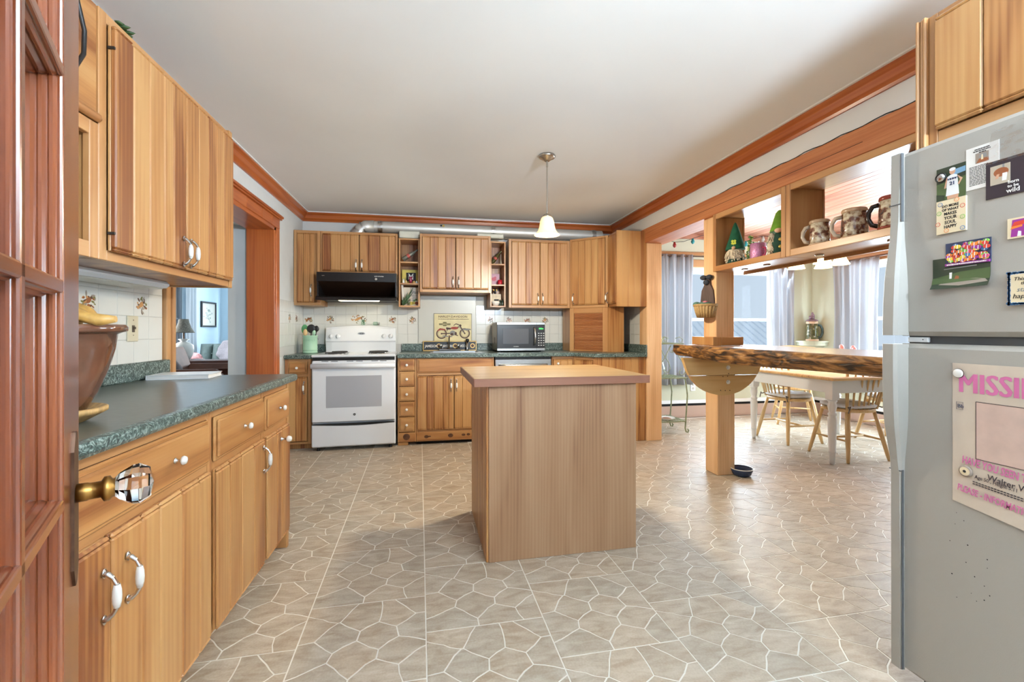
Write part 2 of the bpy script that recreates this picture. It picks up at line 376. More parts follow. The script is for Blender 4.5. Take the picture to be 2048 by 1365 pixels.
def cells():
    res = []
    for (sx, sy) in SEEDS:
        poly = [(0, 0), (1, 0), (1, 1), (0, 1)]
        for (ox, oy) in SEEDS:
            if (ox, oy) == (sx, sy): continue
            poly = clip(poly, (sx+ox)/2, (sy+oy)/2, ox-sx, oy-sy)
            if not poly: break
        if len(poly) < 3: continue
        # inset
        k = len(poly); P2 = poly
        for i in range(k):
            a = poly[i]; b = poly[(i+1) % k]; dx, dy = b[0]-a[0], b[1]-a[1]; ln = math.hypot(dx, dy)
            if ln < 1e-6: continue
            nx, ny = dy/ln, -dx/ln; g = GAP/T
            P2 = clip(P2, a[0]-nx*g, a[1]-ny*g, nx, ny)
            if len(P2) < 3: break
        if len(P2) < 3: continue
        # wavy edges: a smooth noise field keeps the joints even
        q = []; k = len(P2)
        for i in range(k):
            a = P2[i]; b = P2[(i+1) % k]; ln = math.hypot(b[0]-a[0], b[1]-a[1]); n = max(1, int(ln/.07))
            for j in range(n):
                x, y = a[0]+(b[0]-a[0])*j/n, a[1]+(b[1]-a[1])*j/n
                mx = min(1, max(0, (min(x, 1-x)-.008)/.06)); my = min(1, max(0, (min(y, 1-y)-.008)/.06))
                q.append((x+.020*mx*mnoise.noise(Vector((x*9, y*9, 1.7))), y+.020*my*mnoise.noise(Vector((x*9, y*9, 8.3)))))
        res.append(q)
    return res
CELLS = cells(); ST = []
for ci in range(-3, 13):
    x0 = -.026 + .05 + ci*T
    off = (1.94 if ci % 2 else 1.705)
    for ri in range(-8, 9):
        y0 = off + ri*T
        if y0 > 5.4 or y0+T < -.4: continue
        for cl in CELLS:
            pts = [(x0+p[0]*T, y0+p[1]*T) for p in cl]; pts = [(x+SLOPE*y, y-SLOPE*(x)*.6) for x, y in pts]
            cx = sum(p[0] for p in pts)/len(pts); cy = sum(p[1] for p in pts)/len(pts)
            if cx < -1.55 or cx > 5.2 or cy > 5.25 or cy < -.3: continue
            if cx < -.88 and cy < 2.45: continue
            if cx < 1.5 and cy > 4.55: continue
            ST.append((cx, cy, pts))
TH = math.atan(162/880)
def seen(c):
    r = c[0]*math.cos(TH)-c[1]*math.sin(TH); d = c[0]*math.sin(TH)+c[1]*math.cos(TH)
    if d < .3: return 1e9
    u = 1024+880*r/d; v = 661+880*1.15/d
    return d if (-60 < u < 1830 and v < 1450) else 1e6+d
ST.sort(key=seen)
def stone_mesh(lst):
    v = []; f = []; tone = []
    for cx, cy, pts in lst:
        n = len(pts); b = len(v); g = .0012
        v += [(x, y, -.0012) for x, y in pts]
        v += [(cx+(x-cx)*.985, cy+(y-cy)*.985, 0.0) for x, y in pts]
        area2 = sum(pts[i][0]*pts[(i+1) % n][1]-pts[(i+1) % n][0]*pts[i][1] for i in range(n))
        top = list(range(b+n, b+2*n))
        if area2 < 0: top.reverse()
        t = rs.uniform(.84, 1.0); w = rs.uniform(-.03, .03); col = (t+w, t, t-w-.01, 1)
        f.append(tuple(top)); tone.append(col)
        for i in range(n):
            j = (i+1) % n; q = (b+i, b+j, b+n+j, b+n+i); f.append(q if area2 > 0 else q[::-1]); tone.append(col)
    me = bpy.data.meshes.new('stone'); me.from_pydata(v, [], f); me.materials.append(M['stone'])
    at = me.attributes.new('tone', 'FLOAT_COLOR', 'FACE'); at.data.foreach_set('color', [c for t in tone for c in t]); me.update(); return me
for s_ in ST[:300]: put('stone', stone_mesh([s_]), fl)
o = put('stones', stone_mesh(ST[300:]), fl); o['kind'] = 'stuff'
lf = struct(MB().box(-4.3, -1.72, 1.9, 9.8, -.06, 0).build('floor_living', mat('living_carpet', (176, 164, 148), .95, var=.1, vs=120, bump=.4)))
# ---- ceilings
struct(MB().box(-1.72, 2.24, -2.0, 5.3, ZC, ZC+.08).build('ceiling', M['ceil']))
cw = struct(MB().box(2.24, 5.5, -2.0, 5.55, ZC+.02, ZC+.1).build('ceiling_dining', M['ceilwood']))
pm = MB().cbox(-.046, .046, -3.6, 3.68, ZC, ZC+.022, .005).mesh('board', M['ceilwood'], True)
for i in range(31): put('board', pm, cw, (2.44+i*.0935, 1.8, 0))
struct(MB().box(-4.3, -1.72, 1.9, 9.8, ZC, ZC+.08).build('ceiling_living', M['ceil']))
# ---- left wall (kitchen), opening y 2.60..4.17
wl = struct(MB().box(-1.72, XL, -2.0, 2.60, 0, ZC).box(-1.72, XL, 4.17, YB+.2, 0, ZC).box(-1.72, XL, 2.60, 4.17, 2.06, ZC).build('wall_left', M['wall']))
wb = struct(MB().box(-1.72, 2.42, YB, YB+.2, 0, ZC).build('wall_back', M['wall']))
wr = struct(MB().box(2.21, 2.40, -2.0, YB, 2.205, ZC).box(2.21, 2.40, -2.0, 1.20, 0, 2.205).box(2.21, 2.40, 4.40, YB, 0, 2.205).build('wall_right', M['white']))
struct(MB().box(-1.72, -1.2, -2.05, -1.9, 0, ZC).box(2.2, 2.4, -2.05, -1.9, 0, ZC).box(-1.2, 2.2, -2.05, -1.9, 0, .5).box(-1.2, 2.2, -2.05, -1.9, 2.3, ZC).build('wall_rear', M['wall']))
# ---- dining walls with window openings
DY, DX = 5.33, 5.28
wx0, wx1, wz0, wz1 = 2.95, 4.93, .60, 1.99
struct(MB().box(2.40, wx0, DY, DY+.15, 0, ZC+.02).box(wx1, DX+.15, DY, DY+.15, 0, ZC+.02).box(wx0, wx1, DY, DY+.15, 0, wz0).box(wx0, wx1, DY, DY+.15, wz1, ZC+.02).build('wall_dining_back', M['cream']))
struct(MB().box(2.40, 2.42, YB, DY+.1, 0, ZC+.02).build('wall_dining_left', M['cream']))
ry0, ry1 = 2.9, 4.86
struct(MB().box(DX, DX+.15, ry1, DY+.15, 0, ZC+.02).box(DX, DX+.15, -2.0, ry0, 0, ZC+.02).box(DX, DX+.15, ry0, ry1, 0, wz0).box(DX, DX+.15, ry0, ry1, wz1, ZC+.02).build('wall_dining_right', M['cream']))
struct(MB().box(2.40, DX+.15, -2.05, -1.9, 0, ZC+.02).build('wall_dining_rear', M['cream']))
def window(n, x0, x1, z0, z1, mids, rot=0, loc=(0, 0, 0), fm=None):
    fm = fm or M['trimwhite']
    t = bpy.data.objects.new('window_%d' % n, None); COL.objects.link(t); t.location = loc; t.rotation_euler = (0, 0, rot); struct(t)
    f = MB(); w = .05
    f.cbox(x0, x1, .02, .10, z1-w, z1, .004).cbox(x0, x1, .02, .10, z0, z0+w, .004).cbox(x0, x0+w, .02, .10, z0+w, z1-w, .004).cbox(x1-w, x1, .02, .10, z0+w, z1-w, .004)
    for m in mids: f.cbox(m-.05, m+.05, .02, .10, z0+w, z1-w, .004)
    f.build('frame', fm, t)
    xs = [x0+w]+[q for m in mids for q in (m-.05, m+.05)]+[x1-w]
    zm = (z0+z1)/2
    for i in range(0, len(xs), 2):
        a, b = xs[i], xs[i+1]
        for lo, hi, y in ((z0+w, zm+.018, .04), (zm-.018, z1-w, .065)):
            s = MB(); q = .028
            s.cbox(a, b, y, y+.024, lo, lo+q, .003).cbox(a, b, y, y+.024, hi-q, hi, .003).cbox(a, a+q, y, y+.024, lo+q, hi-q, .003).cbox(b-q, b, y, y+.024, lo+q, hi-q, .003)
            so = s.build('sash', fm, t)
            MB().box(a+q, b-q, y+.010, y+.014, lo+q, hi-q).build('pane', M['glass'], so)
    return t
w1 = window(1, wx0, wx1, wz0, wz1, [3.80], 0, (0, DY, 0))
MB().cbox(wx0-.07, wx1+.07, -.05, .03, wz0-.03, wz0, .005).build('sill', M['trimwhite'], w1)
w2 = window(2, ry0-3.88, ry1-3.88, wz0, wz1, [0.0], -PI/2, (DX, 3.88, 0))
MB().cbox(ry0-3.88-.07, ry1-3.88+.07, -.05, .03, wz0-.03, wz0, .005).build('sill', M['trimwhite'], w2)
# wood heads over windows
hb = MB().cbox(wx0-.1, wx1+.12, DY-.022, DY, 1.99, 2.09, .004).cbox(wx0-.14, wx1+.16, DY-.035, DY, 2.145, 2.185, .006).build('trim_1', M['frx']); struct(hb)
hb = MB().cbox(DX-.022, DX, ry0-.1, ry1+.12, 1.99, 2.09, .004).cbox(DX-.035, DX, ry0-.14, ry1+.16, 2.145, 2.185, .006).build('trim_2', M['caby']); struct(hb)
struct(MB().cbox(2.42, DX, DY-.03, DY, ZC-.07, ZC+.01, .008).cbox(DX-.03, DX, -1.9, DY-.03, ZC-.07, ZC+.01, .008).build('trim_3', M['ceilwood']))
# ---- living room shell
LX, LY = -4.10, 9.61
struct(MB().box(LX-.15, LX, 1.9, 5.95, 0, ZC).box(LX-.15, LX, 8.28, LY+.15, 0, ZC).box(LX-.15, LX, 5.95, 8.28, 0, .75).box(LX-.15, LX, 5.95, 8.28, 1.93, ZC).build('wall_living_left', M['blue']))
struct(MB().box(LX, -3.72, LY, LY+.15, 0, ZC).box(-1.9, -1.72, LY, LY+.15, 0, ZC).box(-3.72, -1.9, LY, LY+.15, 0, .75).box(-3.72, -1.9, LY, LY+.15, 2.0, ZC).build('wall_living_back', M['blue']))
struct(MB().box(-1.74, -1.72, 5.31, LY, 0, ZC).build('wall_living_right', M['blue']))
struct(MB().box(LX, -1.72, 1.85, 2.0, 0, ZC).build('wall_living_front', M['blue']))
gf = mat('grey_window_frame', (120, 124, 130), .5)
window(3, 5.95-7.1, 8.28-7.1, .75, 1.93, [.0], PI/2, (LX, 7.1, 0), gf)
window(4, -3.72, -1.9, .75, 2.0, [-2.8], 0, (0, LY, 0))
# ---- crown mouldings (kitchen)
prof = [(0, 0), (.012, 0), (.018, .014), (.034, .03), (.044, .062), (.062, .078), (.066, .095), (0, .095)]
zc0 = ZC-.095
def crown(name, p, axis, a0, a1, sgn):
    mb = MB()
    if axis == 'x': mb.prism([(p-sgn*q[0], zc0+q[1]) for q in prof], a0, a1, 'x')
    else: mb.prism([(p+sgn*q[0], zc0+q[1]) for q in prof], a0, a1, 'y')
    o = mb.build(name, M['red'][axis]); return struct(o)
crown('trim_4', XL, 'y', -1.9, YB, 1); crown('trim_5', YB, 'x', XL, 2.21, 1); crown('trim_6', 2.21, 'y', -1.9, YB, -1)
struct(MB().box(XL+.06, XL+.075, -1.9, YB-.07, ZC-.008, ZC).box(2.13, 2.145, -1.9, YB-.07, ZC-.008, ZC).box(XL+.06, 2.14, YB-.075, YB-.06, ZC-.008, ZC).build('trim_7', M['white']))
# ---- opening to living room: jambs and head
t = bpy.data.objects.new('door_1', None); COL.objects.link(t); struct(t)
MB().cbox(-1.56, -1.335, 4.125, 4.17, 0, 2.05, .003).build('jamb', M['red']['z'], t)
MB().cbox(-1.37, -1.33, 4.165, 4.245, 0, 2.05, .004).build('casing', M['red']['z'], t)
MB().cbox(-1.56, -1.335, 2.60, 2.63, 0, 2.05, .003).build('jamb', M['frv'], t)
MB().cbox(-1.385, -1.345, 2.565, 2.628, 0, 2.05, .003).build('casing', M['frv'], t)
MB().cbox(-1.56, -1.335, 2.60, 4.17, 2.02, 2.06, .003).build('head_jamb', M['red']['y'], t)
yy = 2.565
for k, L_ in enumerate((.34, .28, .34, .3, .22, .2)):
    MB().cbox(-1.37, -1.328, yy, min(yy+L_, 4.25)-.002, 2.05, 2.135, .003).build('casing_block', M['red']['y'], t); yy += L_
MB().cbox(-1.37, -1.315, 2.54, 4.27, 2.135, 2.150, .003).cbox(-1.37, -1.305, 2.53, 4.28, 2.150, 2.172, .004).build('casing_cap', M['red']['y'], t)
# ---- tiles
TS = .1105
tm = MB().cbox(-TS/2+.001, TS/2-.001, -.006, 0, -TS/2+.001, TS/2-.001, .0012).mesh('tile', M['tile'], True)
pc = {k: mat('print_'+k, c, .3) for k, c in {'brown': (150, 88, 46), 'tan': (190, 138, 84), 'olive': (120, 116, 66), 'dkbrown': (92, 62, 44), 'grey': (150, 138, 124)}.items()}
PCL = list(pc.values())
def leafprint(seed, w=.036, h=.036, n=24, name='print', bird=True):
    r = random.Random(seed); mb = MB()
    def blob(cx, cz, a, b, rot, mi, lay):
        p = [(cx+math.cos(rot)*a*math.cos(t)-math.sin(rot)*b*math.sin(t), cz+math.sin(rot)*a*math.cos(t)+math.cos(rot)*b*math.sin(t)) for t in [2*PI*i/9 for i in range(9)]]
        mb.prism(p, -.0063-.00005*lay, -.0060, 'y', mi)
    for i in range(n):
        a = r.uniform(0, 2*PI); d = r.uniform(.35, 1); blob(math.cos(a)*w*d, math.sin(a)*h*d-.004, r.uniform(.006, .014), r.uniform(.003, .006), r.uniform(0, PI), r.choice([0, 1, 2, 3, 4]), i)
    if bird:
        blob(-.002, 0, .017*w/.036, .011*h/.036, .5, r.choice([0, 1, 3]), n+1); blob(.014*w/.036, .012, .007, .006, 0, 3, n+2); blob(-.02*w/.036, -.008, .012, .004, .6, 1, n+3)
    return mb.mesh(name, PCL, True)
PR = [leafprint(s) for s in range(6)]
def tiles(parent, face, u0, u1, z0, z1, decor, skip=lambda u, z: False):
    nu = round((u1-u0)/TS); nz = round((z1-z0)/TS)
    for i in range(nu):
        for j in range(nz):
            u = u0+(i+.5)*TS; z = z0+(j+.5)*TS
            if skip(u, z): continue
            if face == 'y': o = put('tile', tm, parent, (u, YB, z))
            elif face == 'r': o = put('tile', tm, parent, (2.21, u, z), (0, 0, -PI/2))
            else: o = put('tile', tm, parent, (XL, u, z), (0, 0, PI/2))
            if (i, j) in decor: put('print', PR[decor[(i, j)]], o)
z0 = .995
g1 = MB().box(XL, -.145, YB-.003, YB, .9, z0+4*TS).box(.50, 1.62, YB-.003, YB, .9, z0+4*TS).build('grout', M['grout'], wb)
tiles(wb, 'y', XL+.006, XL+.006+11*TS, z0, z0+4*TS, {(0, 2): 0, (2, 2): 1, (8, 2): 2, (10, 2): 3})
tiles(wb, 'y', .515, .515+10*TS, z0, z0+4*TS, {(1, 2): 4, (3, 2): 5, (5, 2): 0, (7, 2): 3})
o = MB().cbox(-.142, .512, YB-.012, YB, .985, 1.60, .002).build('splash_panel', M['panelw'], wb)
# scene spread over two tiles above the range
put('print', leafprint(31, .085, .045, 26), wb, (XL+.006+5*TS+.02, YB, z0+2.55*TS)); 
g2 = MB().box(XL, XL+.003, 4.25, YB, .9, z0+4*TS).box(XL, XL+.003, .6, 2.565, .9, z0+4*TS).build('grout', M['grout'], wl)
tiles(wl, 'x', 4.252, 4.252+7.7*TS, z0, z0+4*TS, {(3, 2): 1, (5, 2): 4})
tiles(wl, 'x', 2.56-15*TS, 2.56, z0, z0+4*TS, {(10, 2): 2, (13, 2): 1})
tiles(wr, 'r', 4.402, 4.402+6*TS, z0, z0+4*TS, {})
# ---- neighbour house and ground outside
gr = MB().box(-40, 60, -30, 80, -1.2, -1.0).build('ground_outside', mat('pale_ground', (222, 226, 230), .9, var=.05, vs=.3)); struct(gr)
nb = thing('neighbour_house', 'neighbouring house with pale ribbed metal roof seen through the dining window', 'house', (12.5, 15.0, -2.75))
MB().box(-4.0, 5.5, 0, 8, 0, 2.0).build('wall', mat('pale_siding', (246, 247, 248), .8), nb)
rf = MB().loft([[(-4.4, -.5, 1.75), (5.9, -.5, 1.75), (5.9, -.5, 1.85), (-4.4, -.5, 1.85)], [(-2.6, 4, 4.4), (5.9, 4, 4.4), (5.9, 4, 4.5), (-2.6, 4, 4.5)]], sm=False).build('roof', mat('pale_metal_roof', (252, 252, 252), .6), nb)
rb = MB()
for i in range(26): x = -4.2+i*.4; rb.cyl((x, -.5, 1.86), (x*.9+.3, 3.9, 4.46), .03, n=5)
rb.build('roof_rib', mat('roof_rib_grey', (236, 238, 242), .5), nb)
# ================================================================== CABINET KIT (local frame: x right, y into the cabinet, z up; front face at y=0)
def pull_mesh():
    mb = MB()
    for s in (1, -1):
        pts = [(0, -.002, s*.052), (0, -.012, s*.050), (0, -.022, s*.040), (0, -.028, s*.028), (0, -.029, s*.024)]
        mb.tube(pts, [.0085, .0058, .0045, .0048, .0065], 8, 0)
        mb.ell((0, -.004, s*.053), (.0075, .004, .012), 10, 6, 0)
    mb.lathe([(.0062, -.026), (.0088, -.014), (.0096, 0), (.0088, .014), (.0062, .026)], (0, -.029, 0), 10, 1)
    return mb.mesh('handle', [M['chrome'], M['porc']], True)
def knob_mesh():
    mb = MB().lathe([(.009, 0), (.0085, .003), (.0045, .005), (.0045, .016), (.009, .019)], (0, 0, 0), 12, 0, axis=(0, -1, 0))
    mb.lathe([(.0075, .017), (.0125, .020), (.0135, .024), (.010, .030), (.003, .032), (0, .032)], (0, 0, 0), 12, 1, axis=(0, -1, 0))
    return mb.mesh('knob', [M['chrome'], M['porc']], True)
PULL, KNOB = pull_mesh(), knob_mesh()
def plank_widths(w, n, r):
    q = [r.choice((.75, 1, 1.1, 1.25)) for _ in range(n)]; s = sum(q); return [x*w/s for x in q]
def door(parent, x0, x1, z0, z1, n, handle=None, y=0.0, seed=0, hz=True, mat_='cabv', th=.02):
    r = random.Random(seed*97+int(x0*1000)+int(z0*777))
    d = MB().cbox(x0+.002, x1-.002, y-.009, y, z0+.002, z1-.002, .002).build('door', M[mat_], parent)
    x = x0
    for i, w in enumerate(plank_widths(x1-x0, n, r)):
        xa, xb = x+.0009, x+w-.0009
        mb = MB().cbox(xa, xb, y-th, y-.008, z0+.012, z1-.012, .0042)
        mb.cbox(xa, xb, y-th+.0008, y-.007, z0, z0+.0122, .0055).cbox(xa, xb, y-th+.0008, y-.007, z1-.0122, z1, .0055)
        mb.build('plank', M[mat_], d); x += w
    if handle: put('handle', PULL, d, (handle[0], y-th, handle[1]), None if hz else (0, PI/2, 0))
    return d
def drawer(parent, x0, x1, z0, z1, knobs=None, y=0.0, th=.02):
    d = MB().cbox(x0, x1, y-th*.55, y, z0, z1, .004).cbox(x0+.012, x1-.012, y-th, y-.008, z0+.012, z1-.012, .005).build('drawer', M['cabx'], parent)
    for k in (knobs or []): put('knob', KNOB, d, (k, y-th, (z0+z1)/2))
    return d
def cabinet(name, label, loc, rz, w, d, z0, z1, frame=(.04, .04, .04, .03), rails=(), stiles=(), toe=0.0, cat='cabinet', bodymat='cabv', group=None, btop=None):
    t = thing(name, label, cat, loc, rz, group)
    mb = MB().box(.0, w, .02, d, z0+toe, btop or z1)
    if toe: mb.box(.0, w, .07, d, z0, z0+toe)
    mb.build('body', M[bodymat], t)
    l, r_, tp, bt = frame
    zb = z0+toe
    for a, b, q0, q1 in [(0, l, zb, z1), (w-r_, w, zb, z1)]+[(a, b, zb+bt, z1-tp) for a, b in stiles]:
        MB().cbox(a, b, 0, .021, q0, q1, .002).build('stile', M['frv'], t)
    for a, b in [(z1-tp, z1), (zb, zb+bt)]+list(rails):
        MB().cbox(l, w-r_, .0005, .021, a, b, .002).build('rail', M['frx'], t)
    return t
# ------------------------------------------------------------------ left base run: front plane x=-.755, local x = world y, rz=+90
FX = -.752
def LB(y): return (FX, y, 0)
c = cabinet('base_cabinet', 'wide base cabinet with long drawer over two doors, nearest the glass door', LB(.70), PI/2, .985, .60, 0, .874, (.02, .02, .03, .03), [(.665, .70)], [], .09)
drawer(c, .01, .955, .695, .846, [.23, .735])
door(c, .01, .478, .10, .672, 5, (.448, .545), seed=1); door(c, .482, .955, .10, .672, 5, (.528, .545), seed=2)
c = cabinet('base_cabinet', 'middle base cabinet under left counter with one drawer and one door', LB(1.685), PI/2, .478, .60, 0, .874, (.015, .015, .03, .03), [(.658, .70)], [], .09)
drawer(c, .012, .462, .69, .846, [.237]); door(c, .012, .462, .10, .665, 4, (.435, .575), seed=3)
c = cabinet('base_cabinet', 'narrow base cabinet at the far end of the left counter', LB(2.163), PI/2, .367, .60, 0, .874, (.015, .03, .03, .03), [(.655, .70)], [], .09)
drawer(c, .012, .335, .69, .846, [.175]); dd = door(c, .012, .335, .10, .662, 3, None, seed=4); put('knob', KNOB, dd, (.19, -.02, .61), None, (1.2, 1.6, 1.2))
MB().cbox(.337, .367, -.004, .6, 0.0, .874, .003).build('end_panel', M['cabv'], c)
t = thing('countertop', 'green marbled laminate countertop along the left wall', 'countertop', (0, 0, 0))
rp = [(.0, 0), (-.642, 0), (-.652, .004), (-.657, .012), (-.657, .030), (-.652, .036), (-.64, .038), (0, .038)]
MB().prism([(XL-q[0]-.001+.002, .876+q[1]) for q in rp], .45, 2.555, 'y').build('top', M['lam'], t)
MB().box(XL+.03, -.735, .45, 2.545, .9135, .9143).build('top_surface', M['lamtop'], t)
MB().cbox(XL+.008, XL+.03, .45, 2.59, .9135, .999, .006).build('backsplash', M['lam'], t)
# ------------------------------------------------------------------ left uppers: front plane x=-1.02
UX = -1.03
c = cabinet('wall_cabinet', 'large wall cabinet with two planked doors above the left counter', (UX, 1.60, 0), PI/2, .93, .335, 1.375, 2.175, (.035, .03, .035, .035))
door(c, .035, .452, 1.405, 2.14, 5, (.428, 1.475), seed=5, th=.026); door(c, .458, .90, 1.405, 2.14, 5, (.484, 1.475), seed=6, th=.026)
for k in (1.46, 2.06): MB().box(.030, .0365, -.024, -.004, k, k+.008).build('hinge', M['blackm'], c)
MB().cbox(.90, .932, -.006, .335, 1.37, 2.185, .003).build('end_panel', M['cabv'], c)
# open niche cabinet nearer
t = thing('wall_cabinet', 'open-fronted wall cabinet with half-round rail next to the two-door wall cabinet', 'cabinet', (UX, .95, 0), PI/2)
MB().box(0, .64, .02, .03, 1.80, 2.175).box(0, .64, .325, .335, 1.375, 2.175).box(0, .02, .02, .33, 1.375, 2.175).box(.628, .647, .02, .33, 1.375, 2.175).box(0, .64, .02, .33, 1.375, 1.395).box(0, .64, .02, .33, 2.155, 2.175).build('body', M['cabv'], t)
MB().cbox(.612, .648, 0, .02, 1.375, 1.80, .002).build('stile', M['frv'], t)
MB().cbox(0, .05, 0, .02, 1.375, 1.80, .002).build('stile', M['frv'], t)
MB().cbox(.05, .612, 0, .02, 1.375, 1.425, .002).build('rail', M['frx'], t)
MB().cbox(.05, .612, 0, .02, 1.755, 1.80, .002).build('rail', M['frx'], t)
MB().cbox(0, .648, 0.005, .02, 1.81, 2.175, .002).build('panel', M['cabx'], t)
MB().tube([(.02, -.004, 1.815), (.635, -.004, 1.815), (.644, 0, 1.815)], [.014, .014, .012], 10).build('half_round_rail', M['frx'], t)
o = tag(MB().tube([(-1.012, 1.45, 2.2), (-1.012, 1.485, 2.12), (-1.012, 1.515, 2.04), (-1.012, 1.512, 1.97), (-1.014, 1.47, 1.89), (-1.016, 1.43, 1.86)], .006, 8).build('power_cord', M['blackm']), 'black cord hanging in a loop on the open wall cabinet', 'cord')
sp = MB(); r = random.Random(5)
for i in range(10):
    y = 1.70+r.random()*.06; x = -1.06+r.uniform(-.02, .025); a = r.uniform(0, 6.3)
    sp.ell((x, y, 2.178+r.random()*.012), (.022*abs(math.cos(a))+.006, .02*abs(math.sin(a))+.006, .006), 6, 4)
tag(sp.build('garland', mat('dark_leaf_green', (52, 78, 40), .5)), 'bit of green garland on top of the left wall cabinet', 'garland')
# under cabinet light
t = thing('under_cabinet_light', 'white strip light mounted under the left wall cabinet', 'light', (0, 0, 0))
MB().cbox(-1.352, -1.20, 1.30, 2.32, 1.345, 1.376, .012).build('housing', M['trimwhite'], t)
MB().cbox(-1.33, -1.22, 1.32, 2.30, 1.340, 1.348, .003).build('diffuser', M['panelw'], t)
# outlet
t = thing('light_switch', 'beige switch plate on the white tiled left wall', 'switch', (XL+.006, 2.325, 1.157))
MB().cbox(0, .006, -.038, .038, -.06, .06, .003).build('plate', mat('beige_plastic', (206, 196, 168), .4), t)
MB().cbox(.004, .008, -.009, .009, -.016, .016, .001).cbox(.006, .016, -.004, .004, -.002, .009, .001).build('toggle', mat('brown_toggle', (84, 70, 56), .4), t)
sc_ = MB()
for z in (-.03, .04): sc_.cyl((.005, 0, z), (.0075, 0, z), .003, n=8)
sc_.build('screw', M['nickel'], t)
# pot with carved wooden hand-like root
t = thing('planter', 'brown glazed tapered planter standing on the left counter', 'planter', (-.93, 1.30, .9145))
glz = mat('brown_glaze', (104, 66, 48), .12, var=.3, vs=9, coat=.8)
MB().lathe([(.05, .028), (.056, .03), (.078, .075), (.098, .13), (.112, .185), (.117, .225), (.126, .229), (.137, .233), (.139, .243), (.134, .250), (.122, .251), (.11, .235), (.09, .12), (.04, .04)], n=36).build('pot', glz, t)
MB().lathe([(.052, 0), (.060, .004), (.088, .020), (.098, .026), (.098, .036), (.092, .038), (.075, .028), (.02, .026)], n=32).build('saucer', mat('woven_saucer', (176, 138, 84), .5, var=.35, vs=70, stretch=(1, 1, .2)), t)
t = thing('carved_ornament', 'carved yellow-brown wooden knot lying on the brown planter', 'ornament', (-.93, 1.30, 1.167))
cw_ = mat('carved_wood', (192, 148, 78), .4, var=.35, vs=26, coat=.3); q = MB()
for a, ln, b, sx in ((-.9, .17, .012, 1), (-.45, .16, .020, -1), (-1.4, .15, .014, 1), (.3, .13, .018, -1), (1.3, .12, .010, 1), (2.3, .12, .016, 1), (3.4, .11, .012, -1), (4.5, .12, .018, 1)):
    p = [(math.cos(a+sx*k*.10)*ln*k/6, math.sin(a+sx*k*.10)*ln*k/6, .020+b*math.sin(k*.9)) for k in range(7)]
    q.tube(p, [.020, .021, .016, .018, .014, .0155, .008], 10)
q.ell((.0, 0, .018), (.07, .06, .018)); q.build('root', cw_, t)
# book on counter
t = thing('book', 'thin white book lying at the far end of the left counter', 'book', (-1.2, 2.45, .914), .1)
MB().cbox(-.13, .13, -.09, .09, 0, .003, .001).cbox(-.13, .13, -.09, .09, .019, .022, .001).cbox(-.131, -.128, -.09, .09, 0, .022, .001).build('cover', M['trimwhite'], t)
MB().box(-.127, .125, -.087, .087, .003, .019).build('pages', M['paper'], t)
# ------------------------------------------------------------------ glazed door beside the camera
DA = math.atan2(-.455, .89)            # direction of the leaf away from the camera (x,y)
t = bpy.data.objects.new('door_2', None); COL.objects.link(t); struct(t)
t.location = (-.489, .715, 0); t.rotation_euler = (0, 0, PI/2+math.atan2(.455, .89))   # local x runs along the leaf (away), local -y faces the camera side
# face of the leaf at y=0, thickness to +y
Wd = .78; x1 = .032; x0 = x1-Wd; st = .112; zt = 2.05
lz = [.93, 1.205, 1.475]; sp_ = .2725
zs = [.22+0]+[lz[0]-sp_, lz[0], lz[1], lz[2], lz[2]+sp_]+[zt-.12]
zs = [.13, .385, .657, .93, 1.205, 1.475, 1.748, 1.94]
MB().cbox(x1-st, x1, 0, .048, 0, zt, .003).build('stile', M['door']['z'], t)
MB().cbox(x0, x0+st, 0, .048, 0, zt, .003).build('stile', M['door']['z'], t)
MB().cbox(x0+st, x1-st, 0.001, .047, 0, zs[0]-.02, .003).build('rail', M['door']['x'], t)
MB().cbox(x0+st, x1-st, 0.001, .047, zs[-1]+.02, zt, .003).build('rail', M['door']['x'], t)
gx0, gx1 = x0+st, x1-st; gw = (gx1-gx0)/3
SK = [(0, 0), (.0022, .0008), (.0030, .0030), (.0022, .0052), (.0040, .0066), (.0058, .0088), (.0058, .0118), (.0046, .0136), (.0066, .0154), (.0090, .0176), (.0090, .0206), (.0078, .0224), (.0100, .0244), (.0124, .0270), (.0124, .0345)]
GLY, TK = .036, .048
SK2 = SK+[(.0100, .0400), (.0040, .0480)]
fw = .0055
for k in (1, 2):
    xc = gx0+gw*k; mv = MB().prism([(xc-fw-p[0], p[1]) for p in SK2]+[(xc+fw+p[0], p[1]) for p in SK2[::-1]], zs[0], zs[-1], 'z'); mv.build('muntin', M['door']['z'], t)
for xc, sg in ((gx0, 1), (gx1, -1)):
    MB().prism([(xc-sg*.002, .0005)]+[(xc+sg*p[0], p[1]) for p in SK2]+[(xc-sg*.002, .0475)], zs[0], zs[-1], 'z').build('sticking', M['door']['z'], t)
for z in zs[1:-1]:
    MB().prism([(p[1], z-fw-p[0]) for p in SK2]+[(p[1], z+fw+p[0]) for p in SK2[::-1]], gx0, gx1, 'x').build('muntin', M['door']['x'], t)
for z, sg in ((zs[0]-.02, 1), (zs[-1]+.02, -1)):
    MB().prism([(.0005, z-sg*.002)]+[(p[1], z+sg*p[0]) for p in SK2]+[(.0475, z-sg*.002)], gx0, gx1, 'x').build('sticking', M['door']['x'], t)
for i in range(3):
    for j in range(len(zs)-1):
        MB().box(gx0+gw*i+.004, gx0+gw*(i+1)-.004, GLY-.0015, GLY+.0015, zs[j]-(.016 if j == 0 else -.004), zs[j+1]+(.016 if j == len(zs)-2 else -.004)).build('pane', M['glass'], t)
KX, KZ = -.012, .925
